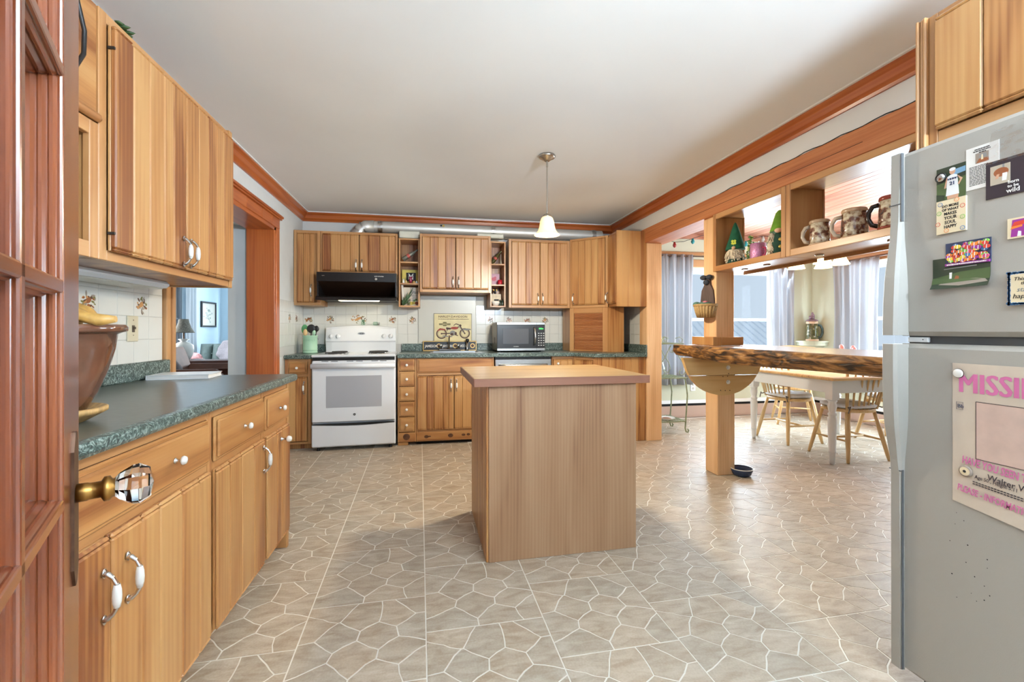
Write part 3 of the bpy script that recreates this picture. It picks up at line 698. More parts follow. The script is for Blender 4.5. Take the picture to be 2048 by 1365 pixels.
MB().prism([(KX+(.017 if abs(s) < .08 else .017*(1-(abs(s)-.08)/.03*.8))*sg, KZ-.02+s) for sg, ss in ((1, (-.105, -.09, -.08, .08, .09, .105)), (-1, (.105, .09, .08, -.08, -.09, -.105))) for s in ss], -.003, .0005, 'y').build('knob_plate', M['bronze'], t)
MB().lathe([(.0125, 0), (.0125, .012), (.0115, .014), (.0115, .026), (.017, .029), (.0175, .035), (.013, .038), (.013, .042)], (KX, -.002, KZ), 20, axis=(0, -1, 0)).build('knob_shank', M['brass'], t)
gk, n_, b_, L_ = newmat('cut_glass'); b_.inputs['Transmission Weight'].default_value = 1; b_.inputs['Roughness'].default_value = .02; b_.inputs['IOR'].default_value = 1.5; b_.inputs['Base Color'].default_value = (.98, .95, .92, 1)
MB().lathe([(.012, .041), (.02, .048), (.0285, .062), (.0295, .070), (.022, .082), (.0, .086)], (KX, 0, KZ), 8, sm=False, axis=(0, -1, 0)).build('knob', gk, t)
# ================================================================== BACK RUN (rz=0, front plane y=4.50)
BY = 4.50
c = cabinet('base_cabinet', 'slim base cabinet with drawer and door left of the white range', (XL+.005, BY, 0), 0, .235, .60, 0, .874, (.03, .03, .03, .02), [(.705, .735)], [], .06)
drawer(c, .03, .2, .735, .85, [.115]); door(c, .03, .2, .09, .705, 2, (.175, .6), seed=11)
c = cabinet('base_cabinet', 'narrow stack of five small drawers right of the white range', (-.325, BY, 0), 0, .178, .60, .035, .874, (.012, .012, .012, .01), [], [], 0)
zz = [.135, .288, .442, .59, .742, .868]
for i in range(5): drawer(c, .014, .164, zz[i]+.004, zz[i+1]-.004, [.089])
MB().cbox(.01, .17, -.005, .02, .04, .13, .003).build('base_block', M['cabx'], c)
kn = mat('dark_knot', (92, 58, 36), .6, var=.4, vs=50)
MB().prism(circ(.085, .088, .034, .032), -.0062, -.0040, 'y').build('knot', kn, c)
MB().cbox(.0, .10, .01, .09, 0, .036, .004).build('foot', M['cabx'], c)
c = cabinet('base_cabinet', 'sink base cabinet with false drawer front and two planked doors', (-.145, BY, 0), 0, .785, .60, .035, .874, (.02, .02, .02, .015), [(.695, .72), (.12, .15)], [], 0, btop=.73)
drawer(c, .012, .773, .72, .868); door(c, .012, .372, .15, .69, 5, (.345, .595), seed=12); door(c, .378, .773, .15, .69, 5, (.40, .595), seed=13)
MB().cbox(.0, .785, -.004, .02, .04, .122, .004).build('base_board', M['cabx'], c)
km = MB()
for x, z, a, b in ((.10, .082, .022, .016), (.13, .084, .016, .006), (.34, .085, .026, .02), (.47, .086, .02, .012), (.52, .088, .018, .012)): km.prism(circ(x, z, a, b), -.0052, -.0035, 'y')
km.build('knot', kn, c)
MB().box(.0, .785, .05, .55, 0, .036).build('toe_space', M['dark'], c)
# dishwasher
t = thing('dishwasher', 'stainless steel dishwasher under the counter behind the island', 'dishwasher', (.645, BY, 0))
MB().box(.005, .60, .03, .58, .09, .868).build('body', M['blackm'], t)
MB().cbox(.004, .601, -.02, .03, .11, .852, .006).build('door', M['steel'], t)
MB().box(.005, .60, -.005, .03, .853, .870).build('control_strip', M['black'], t)
MB().tube([(.05, -.02, .79), (.055, -.05, .79), (.12, -.058, .79), (.30, -.062, .79), (.48, -.058, .79), (.545, -.05, .79), (.55, -.02, .79)], .013, 10).build('handle', M['steel'], t)
MB().box(.02, .58, .04, .5, 0, .09).build('kick_plate', M['black'], t)
# corner base: straight piece + diagonal + peninsula end
c = cabinet('base_cabinet', 'small corner base cabinet right of the dishwasher', (1.255, BY, 0), 0, .245, .60, 0, .874, (.01, .01, .03, .03), [], [], .09)
door(c, .015, .225, .12, .84, 3, None, seed=14); put('knob', KNOB, c, (.06, -.02, .80))
a45 = -math.atan2(4.50-4.262, 1.64-1.50)
c = cabinet('base_cabinet', 'diagonal corner base cabinet beside the peninsula end panel', (1.50, BY, 0), a45, .276, .06, 0, .874, (.02, .02, .03, .03), [], [], .09)
door(c, .02, .255, .12, .84, 2, None, seed=15)
t = thing('peninsula_cabinet', 'planked end of the counter peninsula against the timber post', 'cabinet', (1.64, 4.262, 0))
MB().box(.0, .56, .015, .82, 0, .874).build('body', M['cabv'], t)
x = 0; r = random.Random(3)
for i in range(7):
    w = .08; MB().cbox(x, x+w, -.006, .016, 0, .874, .004).build('plank', M['cabv'], t); x += w
# countertops back
t = thing('countertop', 'short green laminate countertop left of the white range', 'countertop')
MB().cbox(XL+.004, -1.118, 4.462, YB, .876, .914, .008).build('top', M['lam'], t)
MB().cbox(XL+.01, -1.118, YB-.03, YB-.008, .9135, .999, .005).build('backsplash', M['lam'], t)
t = thing('countertop', 'long green laminate countertop holding the sink and microwave', 'countertop')
hole = (.02, .50, 4.60, 4.97)
p = MB()
for a, b, c0, c1 in ((-.325, hole[0], 4.462, YB), (hole[0], hole[1], 4.462, hole[2]), (hole[0], hole[1], hole[3], YB), (hole[1], 1.488, 4.462, YB)): p.box(a, b, c0, c1, .876, .914)
p.prism([(1.488, YB), (1.488, 4.462), (1.632, 4.222), (2.2, 4.222), (2.2, YB)], .876, .914, 'z')
p.build('top', M['lam'], t)
MB().cbox(-.325, -.09, YB-.03, YB-.013, .9135, .999, .004).cbox(.53, 2.2, YB-.03, YB-.013, .9135, .999, .004).cbox(2.178, 2.2, 4.222, YB-.03, .9135, .999, .004).cbox(-.09, .53, YB-.03, YB-.013, .9135, .999, .004).build('backsplash', M['lam'], t)
# sink + faucet
t = thing('sink', 'stainless steel sink set into the back counter', 'sink')
q = MB().cbox(-.01, .53, 4.57, 4.602, .9142, .920, .002).cbox(-.01, .53, 4.968, 5.02, .9142, .920, .002).cbox(-.01, .022, 4.602, 4.968, .9142, .920, .002).cbox(.498, .53, 4.602, 4.968, .9142, .920, .002)
q.box(.022, .026, 4.602, 4.968, .75, .915).box(.494, .498, 4.602, 4.968, .75, .915).box(.026, .494, 4.602, 4.606, .75, .915).box(.026, .494, 4.964, 4.968, .75, .915).box(.022, .498, 4.602, 4.968, .745, .75)
q.build('basin', M['steel'], t)
t = thing('faucet', 'chrome kitchen faucet with two handles and black-topped sprayer at the sink', 'faucet', (.20, 4.995, .921))
MB().cbox(-.11, .13, -.02, .02, 0, .022, .006).build('base', M['chrome'], t)
MB().tube([(.0, 0, .02), (.0, 0, .11), (0, -.01, .15), (0, -.05, .165), (0, -.10, .16)], [.011, .009, .009, .010, .011], 10).build('spout', M['chrome'], t)
for x in (-.09, .105): MB().lathe([(.015, .018), (.011, .035), (.017, .05), (.015, .07), (.005, .075)], (x, 0, 0), 12).build('handle', M['chrome'], t)
MB().lathe([(.016, 0), (.012, .02), (.012, .10)], (.205, 0, -.001), 12).build('sprayer', M['chrome'], t)
MB().lathe([(.012, .10), (.018, .105), (.02, .125), (.01, .135)], (.205, -.004, -.001), 12).build('spray_head', M['blackm'], t)
# ------------------------------------------------------------------ range
t = thing('range', 'white electric range with grey oven window between the back base cabinets', 'stove', (-1.105, 4.40, 0), math.radians(2.2))
Wd = .765
MB().cbox(0, Wd, .045, .66, .03, .895, .006).build('body', M['enamel'], t)
MB().cbox(-.002, Wd+.002, .0, .66, .893, .916, .008).build('cooktop', M['enamel'], t)
cl_ = mat('coil_black', (38, 34, 32), .5); dp = M['chrome']
for x, y, rr in ((.19, .18, .098), (.58, .18, .078), (.19, .44, .078), (.58, .44, .098)):
    b = MB().lathe([(rr*1.16, .0), (rr*1.2, .004), (rr*1.1, .006), (rr*1.02, .001)], (x, y, .9155), 28).build('drip_ring', dp, t)
    MB().tube([(x+math.cos(a)*(.02+(rr-.02)*a/(7*PI)), y+math.sin(a)*(.02+(rr-.02)*a/(7*PI)), .926) for a in [k*PI/8 for k in range(57)]], .0055, 6).build('coil', cl_, t)
# back control panel (curved top)
sec = []
for i in range(13):
    u = i/12; x = .02+u*(Wd-.04); h = 1.185+.022*math.sin(PI*u); s_ = .01 if i in (0, 12) else 0
    sec.append([(x, .60+s_, .915), (x, .585+s_, 1.02), (x, .575+s_, 1.035), (x, .60+s_, h-.03), (x, .615, h-.008), (x, .64, h), (x, .675, h-.004), (x, .68, .915)])
MB().loft(sec, sm=False).build('control_panel', M['enamel'], t)
for x in (.075, .145, .62, .69):
    o = MB().lathe([(.026, 0), (.026, .006), (.019, .010), (.017, .03), (.013, .032), (0, .032)], (x, .590, 1.085), 16, axis=(0, -1, -.1)).cbox(x-.003, x+.003, .553, .566, 1.062, 1.108, .001).build('knob', M['enamel'], t)
MB().prism(circ(.385, 1.115, .038, .014, 20), .582, .60, 'y').build('badge', M['steel'], t)
dashes(t, .365, .405, 1.109, .012, .5815, M['ink'], 3, name='badge_print')
# oven door
MB().cbox(.004, Wd-.004, 0.0, .045, .275, .862, .01).build('oven_door', M['enamel'], t)
MB().cbox(.13, Wd-.13, -.0025, .004, .415, .715, .001).build('oven_window', M['ovenglass'], t)
MB().tube([(.0, -.022, .812), (Wd, -.022, .812)], .024, 12).cbox(.002, Wd-.002, -.03, .01, .80, .84, .01).build('oven_handle', M['enamel'], t)
vm = MB()
for x in (.09, .175, .315, .40, .54, .62): vm.box(x, x+.06, -.001, .002, .852, .857)
vm.build('vent', M['dark'], t)
MB().box(.01, Wd-.01, .006, .045, .862, .893).build('gap', M['dark'], t)
MB().cbox(.002, Wd-.002, .0, .045, .045, .258, .008).build('drawer', M['enamel'], t)
MB().prism([(.01, .262), (Wd-.01, .262)]+[(Wd-.01-(Wd-.02)*i/12, .256-.016*math.sin(PI*i/12)) for i in range(13)], -.003, .02, 'y').build('drawer_gap', M['dark'], t)
MB().prism(circ(.385, .345, .0115, n=20), -.002, .002, 'y').prism(circ(.385, .345, .008, n=16), -.0026, -.0018, 'y', 1).build('emblem', [M['ink'], M['steel']], t)
text('GE', .009, t, M['ink'], (.385, -.0027, .342), align='CENTER')
for x in (.05, Wd-.05): MB().lathe([(.02, 0), (.012, .01), (.012, .035)], (x, .07, 0), 10).build('foot', M['blackm'], t)
# ------------------------------------------------------------------ range hood
t = thing('range_hood', 'black range hood with lit lamp above the white range', 'range hood', (-1.11, 4.56, 0))
HW = .765
MB().cbox(0, HW, .05, .068, 1.635, 1.728, .003).build('front_panel', M['black'], t)
MB().box(0, HW, .068, .53, 1.70, 1.728).box(0, .014, .068, .53, 1.46, 1.70).box(HW-.014, HW, .068, .53, 1.46, 1.70).build('shell', M['black'], t)
MB().prism([(.12, 1.64), (.05, 1.635), (.50, 1.47), (.52, 1.475)], .014, HW-.014, 'x').build('filter_panel', mat('dark_brown_filter', (52, 34, 24), .35), t)
MB().prism([(.0, 1.445), (.01, 1.475), (.06, 1.49), (.53, 1.47), (.53, 1.455), (.06, 1.475), (.012, 1.462)], .0, HW, 'x').build('visor', M['black'], t)
lampm = mat('hood_lamp_glow', (255, 248, 225), .4, emit=(255, 240, 205), es=5.0)
MB().cbox(.19, .585, .10, .20, 1.447, 1.472, .008).build('lamp_lens', lampm, t)
l = bpy.data.lights.new('hood_lamp', 'AREA'); l.shape = 'RECTANGLE'; l.size = .38; l.size_y = .09; l.energy = .35; l.color = (1, .9, .72)
lo = bpy.data.objects.new('hood_lamp', l); COL.objects.link(lo); lo.parent = t; lo.location = (.385, .15, 1.442)
MB().lathe([(.014, 0), (.014, .004), (.010, .008)], (.565, .05, 1.665), 14, axis=(0, -1, 0)).build('dial', M['nickel'], t)
dashes(t, .55, .64, 1.688, .011, .0495, M['nickel'], 4, name='dial_print')
MB().box(.05, .075, .049, .05, 1.688, 1.694).build('badge', M['nickel'], t)
# ------------------------------------------------------------------ uppers
UY = 4.78
c = cabinet('wall_cabinet', 'tall wall cabinet in the corner left of the range hood', (XL+.004, UY, 0), 0, .252, .325, 1.405, 2.168, (.03, .03, .03, .03))
door(c, .035, .20, 1.43, 2.14, 3, (.17, 1.555), seed=21)
c = cabinet('wall_cabinet', 'short two-door wall cabinet above the range hood', (-1.112, UY, 0), 0, .765, .325, 1.732, 2.168, (.02, .02, .025, .025))
door(c, .02, .377, 1.758, 2.143, 4, (.352, 1.82), seed=22); door(c, .385, .743, 1.758, 2.143, 4, (.41, 1.82), seed=23)
c = cabinet('wall_cabinet', 'two-door wall cabinet above the sink between the two open niches', (-.115, 4.74, 0), 0, .752, .365, 1.555, 2.172, (.025, .025, .03, .03))
door(c, .025, .37, 1.59, 2.145, 4, (.345, 1.66), seed=24); door(c, .378, .727, 1.59, 2.145, 4, (.405, 1.66), seed=25)
c = cabinet('wall_cabinet', 'two-door wall cabinet above the microwave', (.845, UY, 0), 0, .70, .325, 1.40, 2.16, (.03, .03, .03, .03))
door(c, .03, .345, 1.43, 2.135, 4, (.322, 1.50), seed=26); door(c, .353, .67, 1.43, 2.135, 4, (.376, 1.50), seed=27)
ad = -math.atan2(UY-4.475, 1.875-1.545)
wd_ = math.hypot(UY-4.475, 1.875-1.545)
c = cabinet('wall_cabinet', 'diagonal corner wall cabinet above the roll-front bread box', (1.545, UY, 0), ad, wd_, .30, 1.40, 2.175, (.03, .03, .02, .03))
door(c, .03, wd_-.03, 1.43, 2.155, 5, (.055, 1.50), seed=28)
t = thing('wall_cabinet', 'end wall cabinet with planked side fixed to the timber post', 'cabinet', (1.875, 4.475, 0), -PI/2)
MB().box(0, .22, .012, .33, 1.40, 2.178).build('body', M['cabv'], t)
door(t, .008, .205, 1.43, 2.155, 2, (.02, 1.50), y=.012, seed=29)
x = -.002
for i in range(5):
    w = .0665; MB().cbox(.216, .232, x, x+w, 1.395, 2.18, .003).build('plank', M['cabv'], t); x += w
# appliance garage with tambour
t = thing('appliance_garage', 'corner roll-front appliance garage of wood standing on the back counter', 'appliance garage', (1.545, UY, .9145), ad)
GW = wd_
R_ = Matrix.Rotation(-ad, 3, 'Z')
def lc(x, y): v = R_ @ Vector((x-1.545, y-UY, 0)); return (v.x, v.y)
def wallp(p, q, th, nm):
    a, b = lc(*p), lc(*q); d = Vector((b[0]-a[0], b[1]-a[1])).normalized()*th; n_ = (-d.y, d.x)
    MB().prism([a, b, (b[0]+n_[0], b[1]+n_[1]), (a[0]+n_[0], a[1]+n_[1])], 0, .484, 'z').build(nm, M['cabv'], t)
wallp((1.547, 5.06), (1.547, 4.785), .016, 'side'); wallp((1.878, 4.479), (2.06, 4.479), .016, 'side'); wallp((2.06, 4.48), (2.06, 5.06), .016, 'side')
MB().cbox(0, .05, -.004, .014, 0, .484, .003).build('stile', M['frv'], t); MB().cbox(GW-.06, GW, -.004, .014, 0, .484, .003).build('stile', M['frv'], t)
MB().cbox(.05, GW-.06, -.003, .014, .425, .484, .003).build('rail', M['frx'], t)
sl = MB().cbox(.051, GW-.061, .006, .014, 0, .0150, .0048).mesh('slat', M['tamb'], True)
for i in range(26): put('slat', sl, t, (0, 0, .02+i*.0157))
MB().cbox(.048, GW-.058, -.002, .016, .0, .021, .004).build('tambour_rail', M['frx'], t)
# niches
def niche(label, x0, x1, z0, z1, sh):
    t = thing('open_shelf', label, 'shelf', (x0, 4.80, 0)); w = x1-x0
    MB().cbox(0, .016, 0, .30, z0, z1, .002).cbox(w-.016, w, 0, .30, z0, z1, .002).build('side', M['frv'], t)
    MB().box(.016, w-.016, .285, .30, z0, z1).build('back', M['cabv'], t)
    for z in [z0]+sh+[z1-.016]: MB().cbox(.016, w-.016, .002, .285, z, z+.016, .002).build('shelf', M['frx'], t)
    return t
niche('open niche shelf left of the sink cabinet, with a recipe sign', -.337, -.118, 1.398, 2.128, [1.637, 1.865])
niche('open niche shelf right of the sink cabinet, with a red candle', .64, .812, 1.405, 2.13, [1.640, 1.868])
# ------------------------------------------------------------------ duct
t = thing('vent_duct', 'round galvanised vent duct running above the back wall cabinets', 'duct')
MB().cyl((-.60, 4.93, 2.265), (1.98, 4.93, 2.262), .062, n=24).build('pipe', M['duct'], t)
MB().tube([(-.76, 4.93, 2.16), (-.76, 4.93, 2.19), (-.735, 4.93, 2.235), (-.69, 4.93, 2.262), (-.60, 4.93, 2.265)], .066, 20).build('elbow', M['duct'], t)
for p in ([(-.755, 4.93, 2.20), (-.748, 4.93, 2.212)], [(-.722, 4.93, 2.245), (-.71, 4.93, 2.252)]): MB().cyl(p[0], p[1], .069, n=20).build('seam', M['steel'], t)
for x in (-.56, .66, 1.85): MB().cyl((x, 4.93, 2.265), (x+.05, 4.93, 2.265), .0645, n=24).build('collar', mat('foil_tape', (206, 206, 204), .3, 1.0, var=.25, vs=60, bump=.6) if x < 0 else bpy.data.materials['foil_tape'], t)
wr_ = mat('plastic_wrap', (214, 212, 196), .3, var=.08, vs=14, bump=.4)
MB().cbox(-.335, -.12, 4.84, 4.95, 2.14, 2.215, .008).build('wrap', wr_, t)
MB().cbox(.50, .80, 4.85, 4.95, 2.175, 2.225, .01).build('wrap', wr_, t)
MB().box(.1, .118, 4.866, 4.87, 2.285, 2.302).box(.124, .145, 4.866, 4.87, 2.283, 2.304, 1).build('label', [M['ink'], mat('yellow_label', (190, 156, 60), .6)], t)
# microwave
t = thing('microwave', 'stainless and black microwave oven on the back counter', 'microwave', (.69, 4.63, .918))
MB().cbox(0, .525, .012, .39, .012, .318, .006).build('case', mat('bronze_grey_case', (128, 118, 102), .35, .6), t)
MB().cbox(0, .525, -.004, .013, .03, .29, .003).build('front', M['black'], t)
MB().cbox(0, .525, -.006, .013, .29, .318, .003).cbox(0, .525, -.006, .013, .012, .04, .003).build('band', M['steel'], t)
MB().cbox(.062, .345, -.007, 0, .085, .25, .002).build('window', mat('mw_window', (92, 96, 104), .1), t)
MB().tube([(.402, -.004, .075), (.408, -.03, .095), (.410, -.036, .16), (.408, -.03, .235), (.402, -.004, .26)], .010, 10).build('handle', M['steel'], t)
MB().box(.43, .432, -.0065, 0, .012, .318).build('seam', M['dark'], t)
dashes(t, .458, .508, .240, .018, -.0048, mat('green_display', (60, 220, 90), .5, emit=(60, 220, 90), es=1.0), 5, .35, .6, 'display_digits')
bt = MB()
for i in range(3):
    for j in range(6):
        x = .448+i*.027; z = .065+j*.026
        bt.box(x, x+.015, -.0055, -.003, z, z+.009)
bt.build('keypad', mat('key_grey', (190, 190, 188), .5), t)
dashes(t, .178, .234, .053, .010, -.0066, mat('silver_print', (176, 176, 176), .4), 6, .5, .8, 'maker_print')
ft = MB()
for x in (.04, .48):
    for y in (.05, .35): ft.cyl((x, y, -.004), (x, y, .014), .012, n=10)
ft.build('foot', M['blackm'], t)
vt = MB()
for k in range(6): vt.box(-.001, .002, .13, .21, .09+k*.011, .096+k*.011)
vt.build('vent', M['dark'], t)
# ------------------------------------------------------------------ signs behind the sink
t = thing('tin_sign', 'cream tin sign with vintage motorcycle behind the sink', 'sign', (.03, YB-.028, .999), 0); t.rotation_euler = (-.03, 0, 0)
cr = mat('aged_cream_print', (214, 200, 150), .45, var=.12, vs=9)
MB().cbox(0, .435, 0, .004, 0, .345, .001).build('plate', cr, t)
db = mat('brown_print', (72, 44, 34), .6); rd = mat('red_print', (150, 52, 40), .6); gp = mat('grey_print', (130, 128, 122), .6)
MB().box(.0, .435, -.0006, 0, .339, .345).box(0, .006, -.0006, 0, 0, .345).box(.429, .435, -.0006, 0, 0, .345).build('border', gp, t)
text('HARLEY-DAVIDSON', .034, t, db, (.2175, -.0005, .296), align='CENTER', sx=1.08, bold=.0004)
dashes(t, .05, .40, .274, .009, -.0008, db, 7)
k = MB()
def ring(cx, cz, r0, r1, mi, n=26, lay=0):
    vo = [(cx+r1*math.cos(2*PI*i/n), -.0006-lay*.0001, cz+r1*math.sin(2*PI*i/n)) for i in range(n)]; vi = [(cx+r0*math.cos(2*PI*i/n), -.0006-lay*.0001, cz+r0*math.sin(2*PI*i/n)) for i in range(n)]
    k.add(vo+vi, [(i, (i+1) % n, n+(i+1) % n, n+i) for i in range(n)], mi)
for cx, cz in ((.088, .112), (.352, .115)):
    ring(cx, cz, .046, .060, 0); ring(cx, cz, .038, .041, 0); ring(cx, cz, 0.001, .009, 0)
    for a in range(12): k.prism([(cx+.008*math.cos(a*PI/6), cz+.008*math.sin(a*PI/6)), (cx+.04*math.cos(a*PI/6+.04), cz+.04*math.sin(a*PI/6+.04)), (cx+.04*math.cos(a*PI/6-.02), cz+.04*math.sin(a*PI/6-.02))], -.0007, -.0004, 'y', 3)
def bar(p, q, w, mi, lay=1):
    dx, dz = q[0]-p[0], q[1]-p[1]; l_ = math.hypot(dx, dz); nx, nz = -dz/l_*w, dx/l_*w
    k.prism([(p[0]+nx, p[1]+nz), (q[0]+nx, q[1]+nz), (q[0]-nx, q[1]-nz), (p[0]-nx, p[1]-nz)], -.0006-lay*.0002, -.0003, 'y', mi)
bar((.088, .112), (.19, .115), .006, 0); bar((.19, .115), (.275, .09), .005, 0); bar((.15, .16), (.29, .19), .005, 0); bar((.352, .115), (.288, .215), .006, 0); bar((.345, .118), (.278, .205), .003, 2)
bar((.285, .215), (.25, .225), .005, 0); bar((.25, .225), (.225, .205), .004, 0); bar((.14, .175), (.19, .168), .010, 0); bar((.15, .14), (.15, .175), .004, 0); bar((.1, .085), (.21, .078), .006, 2)
k.prism(circ(.235, .176, .044, .016, 18), -.0011, -.0003, 'y', 1); k.prism(circ(.215, .118, .034, .030, 14), -.0010, -.0003, 'y', 2); k.prism(circ(.205, .105, .018, .016, 14), -.0013, -.0003, 'y', 0); k.prism(circ(.25, .112, .012, .02, 14), -.0013, -.0003, 'y', 0)
k.prism(circ(.302, .205, .013, .014, 14), -.0012, -.0003, 'y', 0); k.prism([(.03+.0, .135), (.07, .175), (.13, .165), (.135, .15), (.08, .155)], -.0009, -.0003, 'y', 1); k.prism(circ(.375, .16, .05, .012, 14), -.0008, -.0003, 'y', 2)
k.build('motorcycle_print', [db, rd, gp, mat('tan_print', (150, 120, 80), .6)], t)
q = MB().box(.06, .19, -.0008, -.0002, .21, .23).prism(circ(.125, .222, .032, .028, 6), -.0012, -.0002, 'y'); q.build('shield_print', mat('khaki_print', (120, 110, 70), .6), t)
dashes(t, .098, .154, .217, .010, -.0018, cr, 8)
t = thing('bar_sign', 'long black whiskey bar tray sign with gold frame behind the faucet', 'sign', (-.09, YB-.05, .9145))
gold = mat('gold_frame', (196, 160, 96), .35, .4)
MB().cbox(0, .605, .0, .012, 0, .112, .002).build('panel', M['black'], t)
MB().cbox(0, .605, -.006, .012, .104, .115, .002).cbox(0, .605, -.006, .012, 0, .012, .002).cbox(0, .01, -.006, .012, .012, .104, .002).cbox(.595, .605, -.006, .012, .012, .104, .002).build('frame', gold, t)
wp = M['paper']
text('JAMESON', .042, t, wp, (.022, -.001, .042), sx=.80, bold=.0008); text('JAMESON', .042, t, wp, (.22, -.001, .042), sx=.62, bold=.0008); text('JAMESON', .042, t, wp, (.40, -.001, .042), sx=.52, bold=.0008)
for x in (.178, .362, .56):
    MB().prism(circ(x, .058, .027, n=20), -.0012, 0, 'y').prism(circ(x, .058, .018, n=16), -.0018, 0, 'y', 1).build('medallion', [gold, db], t)
# ------------------------------------------------------------------ island
t = thing('kitchen_island', 'freestanding wooden kitchen island with butcher-block top in the middle of the floor', 'island', (.268, 2.155, 0), math.radians(1.2))
IW, ID = .80, .645
MB().cbox(.012, IW, .0, ID, 0, .872, .002).build('body', M['island'], t)
for i in range(10):
    w = ID/10; MB().cbox(0, .0125, .004+i*w, .004+(i+1)*w-.004, 0, .872, .003).build('plank', M['cabv'], t)
MB().cbox(-.062, IW+.06, -.028, ID+.06, .874, .9145, .003).build('worktop', M['block'], t)
MB().cbox(-.064, IW+.062, -.032, -.0275, .874, .9135, .001).cbox(-.066, -.061, -.03, ID+.062, .874, .9135, .001).cbox(IW+.0595, IW+.0635, -.03, ID+.062, .874, .9135, .001).build('edge_band', M['blockedge'], t)
# ------------------------------------------------------------------ pendant
t = thing('pendant_lamp', 'pendant lamp with frosted bell shade hanging above the island', 'lamp', (.835, 3.12, 0))
MB().lathe([(.0, 2.385), (.016, 2.386), (.03, 2.398), (.052, 2.408), (.060, 2.414), (.062, 2.424), (.058, 2.43)], n=28).build('canopy', M['nickel'], t)
MB().cyl((0, 0, 2.0), (0, 0, 2.39), .0052, n=10).cyl((0, 0, 2.345), (0, 0, 2.39), .008, n=10).build('rod', M['nickel'], t)
MB().lathe([(.008, 2.005), (.026, 1.995), (.031, 1.985), (.030, 1.975)], n=20).build('fitter', M['nickel'], t)
shade = mat('lit_frosted_glass', (255, 240, 205), .5, emit=(255, 206, 130), es=.7)
prf = [(.030, 1.98), (.042, 1.97), (.051, 1.945), (.056, 1.91), (.065, 1.88), (.082, 1.857), (.094, 1.848), (.094, 1.845), (.080, 1.853), (.062, 1.876), (.053, 1.908), (.048, 1.943), (.040, 1.965), (.028, 1.975)]
o = MB().lathe(prf, n=32).build('shade', shade, t)
MB().ell((0, 0, 1.905), (.026, .026, .036)).build('bulb', mat('bulb_glow', (255, 250, 235), .5, emit=(255, 236, 195), es=14), t)
l = bpy.data.lights.new('pendant_bulb', 'POINT'); l.energy = 60; l.color = (1, .90, .70); l.shadow_soft_size = .05
lo = bpy.data.objects.new('pendant_bulb', l); COL.objects.link(lo); lo.parent = t; lo.location = (0, 0, 1.835)
# ================================================================== RIGHT SIDE: beam, posts, shelf boxes, bar, fridge
t = thing('ceiling_beam', 'rough-sawn timber beam carrying the bulkhead between kitchen and dining area', 'beam')
MB().cbox(2.185, 2.42, 1.28, 4.40, 2.058, 2.204, .004).build('timber', M['beam'], t)
ck = MB(); r = random.Random(2); pts = [(2.186, 1.3+i*.06, 2.2045+.004*math.sin(i*1.7)+r.uniform(-.002, .002)) for i in range(30)]
ck.tube(pts, .0028, 5); ck.build('gap_line', M['dark'], t)
MB().cbox(2.1835, 2.186, 1.9, 3.9, 2.12, 2.1225, .0005).build('saw_crack', M['dark'], t)
t = thing('timber_post', 'rough timber post at the end of the counter peninsula', 'post'); MB().cbox(2.203, 2.372, 4.238, 4.40, 0, 2.057, .004).build('timber', M['post'], t)
t = thing('timber_post', 'freestanding rough timber post holding the bar slab', 'post')
MB().cbox(2.222, 2.378, 3.12, 3.275, 0, .938, .006).build('lower_timber', M['post'], t)
MB().cbox(2.208, 2.372, 3.12, 3.28, 1.035, 2.057, .006).build('upper_timber', M['post'], t)
q = MB().cbox(2.135, 2.208, 3.05, 3.33, 1.032, 1.098, .003); q.build('collar', M['cabv'], t)
MB().cbox(2.208, 2.40, 3.05, 3.12, 1.032, 1.098, .003).build('collar', M['cabx'], t)
# shelf boxes under the beam
def shelfbox(label, y0, y1, lit):
    t = thing('hanging_shelf', label, 'shelf', (2.197, y1, 0), -PI/2)       # local x = -world y, local y = +world x
    w = y1-y0; d = .235; zb, zt = 1.608, 2.056
    MB().cbox(.0, w, .004, d, zb, zb+.04, .002).build('bottom_board', M['frx'], t)
    MB().cbox(.0, w, .004, d, zt-.02, zt, .002).build('top_board', M['frx'], t)
    for a in (0, w-.02): MB().cbox(a, a+.02, .004, d, zb+.04, zt-.02, .002).build('side_board', M['frv'], t)
    for a in (0.0, w-.036): MB().cbox(a, a+.036, -.016, .004, zb, zt, .003).build('front_stile', M['frv'], t)
    MB().cbox(.036, w-.036, -.016, .004, zb, zb+.042, .003).build('front_rail', M['frx'], t)
    MB().cbox(.036, w-.036, -.016, .004, zt-.04, zt, .003).build('front_rail', M['frx'], t)
    for a in (.0, w-.026): MB().cbox(a, a+.026, d-.0, d+.012, zb, zt, .002).build('back_stile', M['frv'], t)
    MB().cbox(.026, w-.026, d, d+.012, zb-.02, zb+.02, .002).build('back_rail', M['frx'], t)
    for a in lit: MB().lathe([(.02, 0), (.024, .003), (.024, .008)], (a, .11, zb-.008), 16).build('puck_light', M['nickel'], t)
    return t
shelfbox('hanging open shelf box with the green gnomes, next to the post', 2.40, 3.12, (.2, .42))
shelfbox('hanging open shelf box with the beer steins, nearest the fridge', 1.30, 2.397, (.12, .55))
